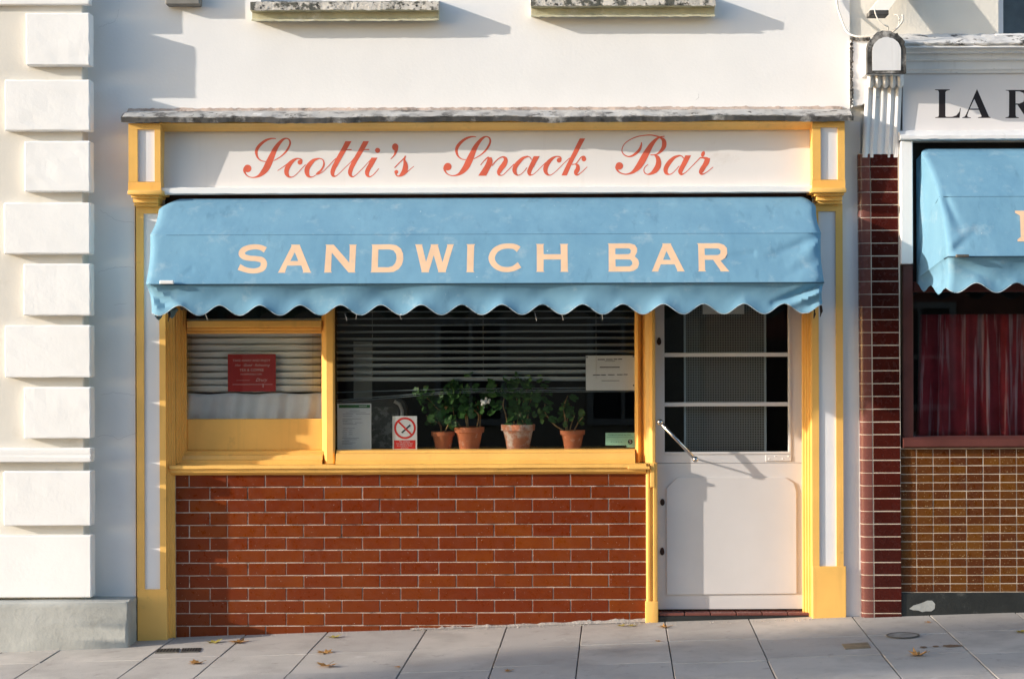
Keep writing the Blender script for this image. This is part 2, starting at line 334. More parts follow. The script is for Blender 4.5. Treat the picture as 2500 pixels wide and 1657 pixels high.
# ---------------------------------------------------------------- ground
def sheet(name, x0, x1, d0, d1, off, mt, thick=0):
    mb = MB(); mb.add([(x, -d, g(x, d) + off) for x, d in ((x0, d0), (x1, d0), (x1, d1), (x0, d1))], [(0, 1, 2, 3)])
    return mb.build(name, mt, kind='structure')
KD = 2.55
sheet('road', -140, 140, -60, 120, -.30, m_asph)
rd = MB(); rd.add([(x, -d, g(x, KD) - .13) for x, d in ((-30, KD+.13), (30, KD+.13), (30, 11.5), (-30, 11.5))], [(0, 1, 2, 3)]); 
rd.build('carriageway', m_asph, kind='structure')
kb = MB()
for i in range(-12, 12):
    x0 = i*.92 + .004; x1 = x0 + .91
    kb.add([(x, -d, z) for x, d, z in ((x0, KD, g(x0, KD)+.002), (x1, KD, g(x1, KD)+.002), (x1, KD+.13, g(x1, KD)), (x0, KD+.13, g(x0, KD)), (x0, KD+.14, g(x0, KD)-.2), (x1, KD+.14, g(x1, KD)-.2))], [(0, 1, 2, 3), (3, 2, 5, 4)])
kb.build('kerb', m_kerb, kind='structure')
pave = sheet('pavement', -12, 12, -.35, KD, -.012, m_bed)
# slab joints read off the pavement: (at the wall, at the lower edge)
J = [((-40, 1600), (-190, 1657)), ((128, 1595), (36, 1657)), ((369, 1590), (270, 1657)), ((575, 1565), (462, 1657)), ((780, 1559), (684, 1657)), ((1032, 1546), (962, 1657)), ((1232, 1538), (1193, 1657)),
     ((1418, 1533), (1408, 1657)), ((1625, 1533), (1654, 1657)), ((1831, 1521), (1905, 1657)), ((2081, 1510), (2215, 1657)), ((2270, 1506), (2454, 1657)), ((2480, 1500), (2700, 1657))]
lines = []
for a, b in J:
    p, q = G(*a), G(*b); t = (q.x - p.x) / (q.y - p.y); lines.append((p.x - t*p.y, t))      # x at y=0 and slope
sl_t = sum(l[1] for l in lines)/len(lines)
lines = [(l[0], sl_t*.6 + l[1]*.4) for l in lines]
while lines[0][0] > -7: lines.insert(0, (lines[0][0] - random.choice((.45, .5, .6)), sl_t))
while lines[-1][0] < 7: lines.append((lines[-1][0] + random.choice((.45, .5, .6)), sl_t))
cross = [[.60, 1.12, 1.66, 2.18], [.56, 1.17, 1.66, 2.22], [.60, 1.09, 1.70, 2.16]]
for i in range(len(lines)-1):
    cs = [-.16] + [c + random.uniform(-.012, .012) for c in cross[i % 3]] + [KD]
    for j in range(len(cs)-1):
        d0, d1 = cs[j] + .0025, cs[j+1] - .0025; (xa, ta), (xb, tb) = lines[i], lines[i+1]
        q = [(xa - ta*d0 + .003, d0), (xb - tb*d0 - .003, d0), (xb - tb*d1 - .003, d1), (xa - ta*d1 + .003, d1)]
        tl = random.uniform(-.0022, .0022); tl2 = random.uniform(-.002, .002)
        up = [Vector((x, -d, g(x, d) + tl*(1 if k in (0, 1) else -1) + tl2*(1 if k in (0, 3) else -1))) for k, (x, d) in enumerate(q)]
        c = sum(up, Vector())/4; e = .004
        top = [u + (c - u).normalized()*e + Vector((0, 0, 0)) for u in up]; sh = [u - Vector((0, 0, .004)) for u in up]; lo = [u - Vector((0, 0, .02)) for u in up]
        mb = MB(); mb.add(top + sh + lo, [(0, 1, 2, 3)] + [(k+4, (k+1) % 4+4, (k+1) % 4, k) for k in range(4)] + [(k+8, (k+1) % 4+8, (k+1) % 4+4, k+4) for k in range(4)])
        mb.build('paving_slab', m_slab, pave)

# ---------------------------------------------------------------- left corner building with quoins
lb = thing('corner_building', P(60, 1590, .2), 'white painted corner building with big raised quoin blocks and grey plinth', 'building')
mb = MB(); mb.pbox(-1900, -300, 204, 1475, .112, -.25, .006); mb.build('wall', M('gap_shade_cream_render', (.64, .61, .55), .85, .05, 2, .3, 60, .003, .2, dirt=[((.46,.42,.35), 3, .6, .85)]), lb)  # tone partly the wall's own, partly browned to deepen shade in quoin gaps
QD = .17
rows = [(28, 156, 65), (191, 315, 13), (341, 464, 60), (491, 616, 10), (640, 766, 57), (790, 917, 11), (941, 1066, 57), (1146, 1279, 7), (1303, 1454, -1880)]
def rough_block(fx0, fy0, fx1, fy1, d, back, amp=.0010):
    a = P(fx0, fy1, d); b = P(fx1, fy0, d); bm_ = bmesh.new(); bmesh.ops.create_cube(bm_, size=1)
    for v in bm_.verts: v.co = Vector(((a.x+b.x)/2 + v.co.x*(b.x-a.x), (-d-back)/2 + v.co.y*(d-back), (a.z+b.z)/2 + v.co.z*(b.z-a.z)))
    bmesh.ops.subdivide_edges(bm_, edges=bm_.edges[:], cuts=5, use_grid_fill=True)
    bmesh.ops.bevel(bm_, geom=[e for e in bm_.edges if e.calc_face_angle(0) > .5], offset=.007, segments=2, profile=.5, affect='EDGES')
    for v in bm_.verts: v.co += Vector((random.gauss(0, amp), random.gauss(0, amp*.5), random.gauss(0, amp)))
    return MB().bm(bm_)
for t_, b_, l_ in rows:
    rough_block(l_, t_, 221, b_, QD, .08).build('quoin_block', m_quoin, lb)
rough_block(-1890, 1090, 221, 1124, QD + .004, .09, .0015).build('string_course', m_quoin, lb)
rough_block(-1890, -160, 221, 7, .150, .09, .0008).build('string_course', m_quoin, lb)
a = P(-1900, 1466, .235); b = P(309, 1466, .235); z0 = -.25
pm = bmesh.new(); bmesh.ops.create_cube(pm, size=1)
for v in pm.verts: v.co = Vector(((a.x+b.x)/2 + v.co.x*(b.x-a.x), -.05 + v.co.y*.37, (a.z+z0)/2 + v.co.z*(a.z-z0)))
bmesh.ops.subdivide_edges(pm, edges=pm.edges[:], cuts=14, use_grid_fill=True)
bmesh.ops.bevel(pm, geom=[e for e in pm.edges if e.calc_face_angle(0) > .5], offset=.012, segments=2, profile=.5, affect='EDGES')
for v in pm.verts: v.co += Vector((random.gauss(0, .002), random.gauss(0, .0025), random.gauss(0, .003)))
MB().bm(pm).build('plinth', m_plinth, lb, smooth=35)

# ---------------------------------------------------------------- cafe building: wall
cb = thing('cafe_building', P(1200, 1560, 0), 'white rendered building with yellow framed snack bar shopfront, fascia sign and brown brick stall riser', 'building')
TH = -.30
mb = MB()
mb.pbox(200, 10, 2077, 300, 0, TH)                       # band above the fascia
for fa, fb in ((200, 640), (1048, 1322), (1725, 2077)): mb.pbox(fa, -330, fb, 10, 0, TH)
mb.pbox(200, 300, 330, 1560, 0, TH)                      # left strip
mb.pbox(2050, 300, 2102, 1560, 0, TH)                    # right strip
mb.pbox(330, 300, 2050, 470, 0, TH)                      # behind the fascia
mb.build('wall', m_render, cb)
for fa, fb, off in ((614, 1072, 0), (1299, 1749, -8)):   # window sills, just under the top edge
    def wb(i, j, x, s=random.random()*9): return (random.gauss(0, .0012), random.gauss(0, .0016))
    m_moss = M('mossy_sill_stone', (.58, .54, .48), .9, .15, 9, .9, 60, .006, .2, dirt=[((.10,.10,.085), 13, .48, .56), ((.035,.033,.03), 34, .56, .62)]) if off == 0 else m_moss
    m_sillp = M('olive_cream_sill_paint', (.52, .49, .34), .7, .12, 8, .4, 60, .003, .3, dirt=[((.70,.66,.56), 7, .55, .7)]) if off == 0 else m_sillp
    wn = MB(); wn.pbox(fa + 30, -330, fb - 28, 6 + off, -.14, -.17); pane = wn.build('window', m_glass, cb)
    fr = MB()
    for q in ((fa+26, -330, fa+44, 8+off), (fb-42, -330, fb-24, 8+off), (fa+44, -6+off, fb-42, 8+off)): fr.pbox(*q, -.10, -.20, .003)
    fr.build('frame', m_ywhite, pane)
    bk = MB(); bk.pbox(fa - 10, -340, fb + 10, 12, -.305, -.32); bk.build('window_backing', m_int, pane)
    sl1 = MB(); sl1.ext_x([(.115, 6+off), (.118, 23+off), (.10, 26+off), (.07, 28+off), (.062, 44+off), (.085, 46+off), (.085, 50+off), (-.02, 50+off), (-.12, 4+off)], fa, fb, 60, wb)
    sl1.build('sill', m_sillp, pane, smooth=30)
    sl2 = MB(); sl2.ext_x([(.120, 4+off), (.121, 23+off), (-.10, 23.5+off), (-.13, 1+off)], fa-.5, fb+.5, 70, lambda i, j, x: (random.gauss(0, .0014), random.gauss(0, .0018)))
    sl2.build('sill_nosing', m_moss, pane, smooth=30)
m_crack = M('hairline_crack', (.52, .51, .50), .9, .1, 20, 0)
for pts in ([(294, 0), (292, 25), (283, 48), (262, 56), (246, 63)], [(240, 660), (270, 652), (300, 648), (330, 650)], [(236, 1062), (262, 1058), (290, 1066), (330, 1054)], [(280, 740), (310, 737)], [(245, 510), (262, 520), (290, 536), (330, 540)], [(248, 960), (285, 955), (328, 962)], [(1700, 246), (1708, 238), (1706, 230)]):
    mb = MB(); mb.tube([P(x + random.gauss(0, 1), y + random.gauss(0, 1), -.0002) for x, y, *_ in cr([(float(a_), float(b_)) for a_, b_ in pts], 5)], .0010, 4); mb.build('crack', m_crack, cb)
# fascia ------------------------------------------------------------------
FD = .05
mb = MB(); mb.pbox(388, 312, 1990, 458, FD, .0); board = mb.build('fascia_board', m_board, cb)
wv = [sum(math.sin(x*f + p)*a for f, p, a in ((4.1, .3, .006), (9.3, 1.2, .004), (17, 2.2, .003), (33, .5, .0016))) for x in [i*.0203 for i in range(260)]]
def lead_w(i, j, x):
    k = wv[i % 260]
    if j in (1, 2): return (random.gauss(0, .0016) + k*.5, random.gauss(0, .0010) + k*.7)
    if j == 0: return (random.gauss(0, .002), random.gauss(0, .0012) + k*.5)
    return (0, random.gauss(0, .002) if j == 4 else 0)
mb = MB(); mb.ext_x([(.15, 277), (.205, 286), (.20, 297.5), (.05, 296), (-.01, 268)], 296, 2086, 200, lead_w); fl_ = mb.build('lead_flashing', m_lead, cb, smooth=40)
mb = MB(); mb.ext_x([(.155, 275.5), (.203, 283.5), (.199, 286.5), (.10, 281), (-.005, 269.5), (-.005, 266.5)], 300, 2082, 200, lambda i, j, x: (random.gauss(0, .0012), random.gauss(0, .0014) + wv[i % 260]*.55 if j < 3 else 0)); mb.build('flashing_top', m_leadtop, fl_, smooth=40)
mb = MB(); mb.ext_x([(.02, 262), (.035, 271), (.035, 280), (-.02, 280), (-.02, 262)], 312, 2060, 200, lambda i, j, x: (random.gauss(0, .003), random.gauss(0, .0025) if j < 2 else 0)); mb.build('mortar_fillet', m_mortar, cb, smooth=40)
mb = MB(); mb.ext_x([(.165, 290), (.165, 299), (.15, 301), (.125, 305), (.105, 312), (.10, 315), (.085, 316), (.08, 319), (.03, 319), (.03, 290)], 390, 1988, 1); mb.build('cornice', m_yellow, cb, smooth=30)
mb = MB(); mb.ext_x([(.10, 455), (.112, 457), (.112, 470), (.10, 473), (-.05, 473), (-.05, 455)], 392, 1990, 60, lambda i, j, x: (0, random.gauss(0, .0008))); mb.build('fascia_rail', m_rail, cb, smooth=30)
for side, (x0, x1, i0, i1, s0, s1) in enumerate(((315, 393, 337, 379, 333, 404), (1985, 2064, 2005, 2047, 1982, 2058))):
    # console block: four border pieces round a sunken white panel, leaning forward towards the top
    def cz(fx, fy, extra=0):
        d = .125 + (460 - fy)/165*.04 + extra; return P(fx, fy, d)
    mb = MB()
    def slab(qx0, qy0, qx1, qy1, e):
        f_ = [cz(qx0, qy1, e), cz(qx1, qy1, e), cz(qx1, qy0, e), cz(qx0, qy0, e)]; bk = [Vector((p.x, -.0, p.z)) for p in f_]
        mb.add(f_ + bk, [(0, 1, 2, 3), (7, 6, 5, 4)] + [(k, k+4, (k+1) % 4+4, (k+1) % 4) for k in range(4)])
    slab(x0, 296, x1, i_t, 0) if False else None
    for q in ((x0, 298, x1, 313), (x0 - 1, 441, x1 + 1, 463), (x0, 313.3, i0, 440.7), (i1, 313.3, x1, 440.7)): slab(*q, 0)
    co = mb.build('console', m_yellow, cb)
    mb = MB(); slab(i0 + .3, 313.6, i1 - .3, 440.4, -.012); mb.build('inset_panel', m_ywhite, co)
    mb = MB()
    for (fa, fb, ya, yb, dd) in ((x0 - 3, x1 + 4, 461, 472, .175), (x0 + 6, x1 - 2, 472.3, 480, .135), (x0 + 10, x1 - 6, 480.3, 492, .10), (x0 + 13, x1 - 6, 492.3, 500, .07)):
        mb.pbox(fa, ya, fb, yb, dd, -.02, .005, 2)
    mb.build('capital', m_yellow, cb, smooth=40)
    # pilaster shaft
    yb_ = 1435 if side == 0 else 1384; ye = 1575 if side == 0 else 1530; pi0, pi1 = (351, 389) if side == 0 else (1999, 2041)
    PD = .028
    mb = MB()
    for q in ((s0, 500, s1, 518), (s0, 518.2, pi0, yb_ - .2), (pi1, 518.2, s1, yb_ - .2)): mb.pbox(*q, PD, -.10)
    mb.pbox(s0, yb_, s1 + (6 if side else 2), ye, PD + .004, -.10, .003)
    pl = mb.build('pilaster', m_yellow, cb)
    mb = MB(); mb.pbox(pi0 - 2, 517, pi1 + 2, yb_ + 2, PD - .011, -.08); mb.build('inset_panel', m_ywhite, pl)

# dark recess for the awning, above the glazing
mb = MB(); mb.pbox(404, 465, 1984, 520, -.10, -.30); mb.build('awning_box', m_dark, cb)
mb = MB(); mb.pbox(404, 520, 1984, 548, -.12, -.25, .004); mb.build('head_rail', m_yellow, cb)
mb = MB(); mb.pbox(330, 470, 404, 1560, -.10, TH); mb.pbox(1984, 470, 2052, 1560, -.10, TH); mb.build('pier', m_render, cb)
# left jamb, window frame members --------------------------------------------
def jamb(name, fa, fb, d0, d1, fy0, fy1, flip=False):   # stepped moulding from d0 at fa to d1 at fb
    mb = MB(); n = 4; pr = []
    for i in range(n):
        fx = fa + (fb - fa)*i/n; fx2 = fa + (fb - fa)*(i+1)/n; da = d0 + (d1 - d0)*i/n; db = d0 + (d1 - d0)*(i+1)/n
        pr += [(fx, da), (fx + (fx2 - fx)*.55, da), (fx + (fx2 - fx)*.75, da + (db - da)*.35)]
    pr += [(fb, d1), (fb, -.28), (fa, -.28)]
    mb.ext_z(pr, fy0, fy1); return mb.build(name, m_yellow, cb, smooth=30)
jamb('jamb', 404.5, 428, -.005, -.06, 500, 1575)
jamb('jamb', 428.5, 456, -.07, -.18, 548, 1128)
BD = -.05
mb = MB(); mb.pbox(456, 780, 785, 797, -.12, -.26, .004); mb.pbox(456, 797.5, 785, 805, -.15, -.26, .003); mb.pbox(456, 805.5, 785, 812, -.172, -.26, .003); mb.build('transom', m_yellow, cb)
mb = MB(); mb.ext_z([(785, -.17), (789, -.155), (793, -.12), (797, -.108), (812, -.108), (816, -.118), (818, -.155), (818, -.28), (785, -.28)], 548, 1130); mb.build('mullion', m_yellow, cb, smooth=30)
mb = MB(); mb.pbox(456, 1020, 785, 1096, -.185, -.24, .003); mb.build('lower_panel', m_yellow, cb)
mb = MB(); mb.ext_x([(-.17, 1096), (-.15, 1100), (-.15, 1106), (-.13, 1109), (-.12, 1118), (-.10, 1122), (-.10, 1131), (-.28, 1131), (-.28, 1096)], 430, 785, 1); mb.build('bottom_rail', m_yellow, cb, smooth=30)
mb = MB(); mb.ext_x([(-.16, 1095), (-.12, 1098), (-.118, 1103), (-.09, 1106), (-.082, 1120), (-.07, 1124), (-.07, 1131), (-.34, 1131), (-.34, 1096)], 818, 1550, 1); mb.build('bottom_rail', m_yellow, cb, smooth=30)
mb = MB(); mb.ext_x([(-.022, 1131), (.0, 1134), (.002, 1141), (-.014, 1144), (-.016, 1150), (-.028, 1154), (-.047, 1157), (-.28, 1157), (-.28, 1131)], 412, 1577, 40, lambda i, j, x: (0, random.gauss(0, .0006))); mb.build('window_sill', m_yellow, cb, smooth=30)
# right window jamb / post beside the door
mb = MB(); mb.ext_z([(1549, -.17), (1552, -.13), (1557, -.115), (1561, -.13), (1567, -.155), (1573, -.12), (1576, -.085), (1585, -.075), (1592, -.05), (1598, -.052), (1600, -.12), (1600, -.26), (1549, -.26)], 548, 1131); mb.build('jamb', m_yellow, cb, smooth=30)
mb = MB(); mb.ext_z([(1576, -.035), (1580, -.02), (1584, -.02), (1587, -.034), (1592, -.034), (1595, -.02), (1601, -.022), (1604, -.045), (1604, -.20), (1576, -.20)], 1131.5, 1468); mb.pbox(1574, 1468, 1605, 1540, -.012, -.2, .006, 2); mb.build('door_post', m_yellow, cb, smooth=30)
mb = MB(); mb.pbox(1587, 1132, 1597, 1190, -.012, -.05, .003); mb.pbox(1532, 1139, 1586, 1146, .010, -.03, .003); mb.build('shutter_catch', m_yellow, cb)
jamb('jamb', 1984, 1957, -.005, -.10, 548, 1540)
# glass
def pane(fx0, fy0, fx1, fy1, d, par, name='window_pane'):
    mb = MB(); mb.pbox(fx0, fy0, fx1, fy1, d, d - .005); return mb.build(name, m_glass, par)
pane(454, 548, 788, 781, -.20, cb); pane(454, 812, 788, 1021, -.20, cb); pane(816, 548, 1551, 1098, -.20, cb)
# stall riser ----------------------------------------------------------------
mb = MB(); mb.pbox(424, 1150, 1578, 1600, BD - .0032, -.30); riser = mb.build('stall_riser', m_mortar, cb)
pitch = 93.1; ch = 30.75
def brick_mesh(wpx):
    s_ = (D - BD)/D/K; wd = wpx*s_; h = 28.4*s_
    return MB().box(0, wd, 0, .03, 0, h, .0022).mesh('brick', m_brick)
cache = {}
for r in range(13):
    fy = 1157.0 + r*ch; start = 460.5 if r % 2 == 0 else 511.0
    xs = [427.0] + [start + pitch*k for k in range(13) if start + pitch*k < 1570] + [1576.0]
    if xs[1] - xs[0] > pitch: xs.insert(1, xs[1] - pitch)
    for i in range(len(xs)-1):
        wpx = round(xs[i+1] - xs[i] - 2.3, 1)
        if wpx < 3: continue
        if wpx not in cache: cache[wpx] = brick_mesh(wpx)
        p = P(xs[i] + 1.15, fy + 28.4, BD)
        inst(cache[wpx], 'brick', (p.x + random.gauss(0, .0005), -BD + random.uniform(-.0006, .0006), p.z + random.gauss(0, .0005)), riser, rot=(random.gauss(0, .003), random.gauss(0, .002), max(-.003, min(.003, random.gauss(0, .0018)))))
# mortar smeared along the foot of the bricks
mb = MB(); n_ = 90; f0, f1 = 1000, 1577; up_ = []; lo_ = []
for i in range(n_ + 1):
    fx = f0 + (f1 - f0)*i/n_; x = P(fx, 0, BD).x; z = g(x, .0); hh = .006 + .018*max(0, (i/n_ - .25)) + abs(random.gauss(0, .003)) + .003*math.sin(i*.5)
    up_.append(Vector((x, -BD - .0022, z + hh))); lo_.append(Vector((x, -BD - .03 - abs(random.gauss(0, .004)), z + .0035)))
mb.grid([up_, lo_]); mb.build('mortar_fillet', M('pale_mortar_smear', (.40, .36, .32), .95, .15, 20, .9, 70, .008, .1), riser, smooth=True)
# door -----------------------------------------------------------------------
DD = -.115
mb = MB()
mb.pbox(1600, 552, 1622, 1104, DD, DD - .045); mb.pbox(1925, 552, 1963, 1104, DD, DD - .045); mb.pbox(1622.2, 552, 1924.8, 585, DD, DD - .045)
mb.pbox(1600, 1104.2, 1963, 1130.5, DD, DD - .045); mb.pbox(1600, 1131.5, 1963, 1487, DD, DD - .045)
door = mb.build('door', m_door, cb)
c_ = 27
pts = [(1626, 1451), (1942, 1449), (1942, 1166 + c_ + 6), (1936, 1166 + 14), (1942 - c_, 1167), (1626 + c_, 1166), (1626, 1166 + c_)]
pts = [(P(x, y, DD).x, P(x, y, DD).z) for x, y in pts]
mb = MB(); mb.prism(pts, -DD - .010, -DD + .002); mb.build('kick_panel', m_door, door)
for y in (862, 983): mb = MB(); mb.pbox(1622, y, 1925, y + 10, DD - .008, DD - .04, .003); mb.build('glazing_bar', m_door, door)
pane(1621, 584, 1926, 1106, DD - .022, door)
mb = MB(); mb.pbox(1925, 552, 1931, 1106, DD + .006, DD - .01, .002); mb.pbox(1622, 1104, 1931, 1110, DD + .006, DD - .01, .002); mb.build('bead', m_door, door)
mb = MB(); mb.pbox(1868, 1111, 1931, 1127, DD + .007, DD, .002)
plate = mb.build('bracket_plate', m_door, door)
for sx, sy in ((1877, 1121), (1891, 1115), (1910, 1121), (1924, 1115)): mb = MB(); mb.sphere(P(sx, sy, DD + .007), .005, (1, .5, 1), 8); mb.build('screw', m_rail, door)
HD = DD + .115
a, b = P(1611, 1031, HD), P(1697, 1122, HD)
mb = MB(); mb.tube([a, b], .0105, 14); mb.sphere(a, .0185, seg=16); mb.sphere(b, .0175, seg=16)
for q in (a, b): mb.tube([q, Vector((q.x, -DD + .001, q.z))], .0055, 10)
mb.build('handle', m_steel, door, smooth=True)
for sx, sy, n_ in ((1616, 1226, 'keyhole'), (1615, 1347, 'keyhole'), (1609, 835, 'keyhole')):
    q = P(sx, sy, DD); mb = MB(); mb.prism([(q.x + .0135*math.cos(t), q.z + .020*math.sin(t) if math.sin(t) < .6 or sy == 1226 else q.z + .026*math.sin(t)) for t in [i*math.pi/7 for i in range(14)]], -DD - .004, -DD + .002); mb.build(n_, m_dark, door)
mb = MB(); mb.pbox(1604, 1488, 1984, 1497, DD - .02, -.4); mb.build('threshold', m_dark, cb)
st = MB(); st.pbox(1604, 1504, 1984, 1560, -.028, -.32, .006); step = st.build('door_step', m_nblack, cb)
for i in range(6):
    x0 = 1608 + i*63; mb = MB(); mb.pbox(x0, 1497, x0 + 61, 1503.6, -.03, -.30, .003); mb.build('step_tile', m_maroon2, step)
# interior: one dim room
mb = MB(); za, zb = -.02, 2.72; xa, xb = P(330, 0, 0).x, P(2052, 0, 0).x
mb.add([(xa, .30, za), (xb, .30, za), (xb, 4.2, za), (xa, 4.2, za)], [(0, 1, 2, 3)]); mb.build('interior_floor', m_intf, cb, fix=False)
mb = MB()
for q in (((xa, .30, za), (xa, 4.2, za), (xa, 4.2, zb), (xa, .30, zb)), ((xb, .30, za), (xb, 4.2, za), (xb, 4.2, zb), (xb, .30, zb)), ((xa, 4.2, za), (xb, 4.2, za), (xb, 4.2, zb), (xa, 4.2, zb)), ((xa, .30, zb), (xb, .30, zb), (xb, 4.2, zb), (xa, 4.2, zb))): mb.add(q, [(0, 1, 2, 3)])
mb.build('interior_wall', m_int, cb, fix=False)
mb = MB(); q = P(818, 1096, -.30); q2 = P(1551, 1096, -.30); mb.box(q.x, q2.x, .341, .62, q.z - .04, q.z - .0005); mb.build('window_board', m_yellow, cb)
q = P(826, 1096, -.62); 
# ---------------------------------------------------------------- fascia lettering (brush strokes traced as variable-width ribbons)
LAY = [0]
def ribbon(mb, pts, fn, horiz=False):
    c = cr([tuple(map(float, p)) for p in pts]); L = []; Rr = []
    LAY[0] = (LAY[0] + 1) % 12; e = .0003 + LAY[0]*.00005
    for i, (x, y, wd) in enumerate(c):
        a, b = c[max(i-1, 0)], c[min(i+1, len(c)-1)]; tx, ty = b[0]-a[0], b[1]-a[1]; l = math.hypot(tx, ty) or 1
        nx, ny = (1, 0) if horiz else (-ty/l, tx/l)
        if horiz and ty < 0: nx = -1
        L.append(fn(x - nx*wd/2, y - ny*wd/2, e)); Rr.append(fn(x + nx*wd/2, y + ny*wd/2, e))
    n = len(c); mb.add(L + Rr, [(i, i+1, i+1+n, i+n) for i in range(n-1)])
def disc(mb, cx, cy, r, fn, ry=None, rot=0):
    LAY[0] = (LAY[0] + 1) % 12; e = .0003 + LAY[0]*.00005; ry = ry or r; vs = []
    for k in range(20):
        t = 2*math.pi*k/20; x, y = r*math.cos(t), ry*math.sin(t); vs.append(fn(cx + x*math.cos(rot) - y*math.sin(rot), cy + x*math.sin(rot) + y*math.cos(rot), e))
    mb.add(vs, [tuple(range(20))])
Sg = [('n', [(940,165,18),(850,160,30),(740,185,50),(640,240,62),(540,330,75),(480,420,75),(465,500,66),(485,590,48),(530,655,32),(600,700,24),(690,715,20)]),
      ('n', [(880,695,20),(960,655,24),(1060,590,28),(1150,510,40),(1220,420,48),(1270,320,46),(1280,250,42),(1255,190,34),(1195,160,28),(1120,180,50),(1040,250,75),(960,350,100),(900,450,118),(860,540,130),(810,650,148),(760,760,160),(700,880,152),(620,980,120),(540,1050,72),(460,1085,40),(380,1097,26),(290,1080,24),(220,1030,30),(182,960,50)]),
      ('d', (255,880,92)), ('n', [(180,975,40),(170,920,50),(190,860,60)])]
def shift(gl, dx, dy): return [(k, [(x+dx, y+dy, w_) for x, y, w_ in v] if k in 'nh' else (v[0]+dx, v[1]+dy) + tuple(v[2:])) for k, v in gl]
Z1, Z2, Z3, Z4, Z5 = (580, 320, .10144), (800, 320, .10144), (1070, 320, .10144), (1230, 320, .10144), (1490, 310, .11412)
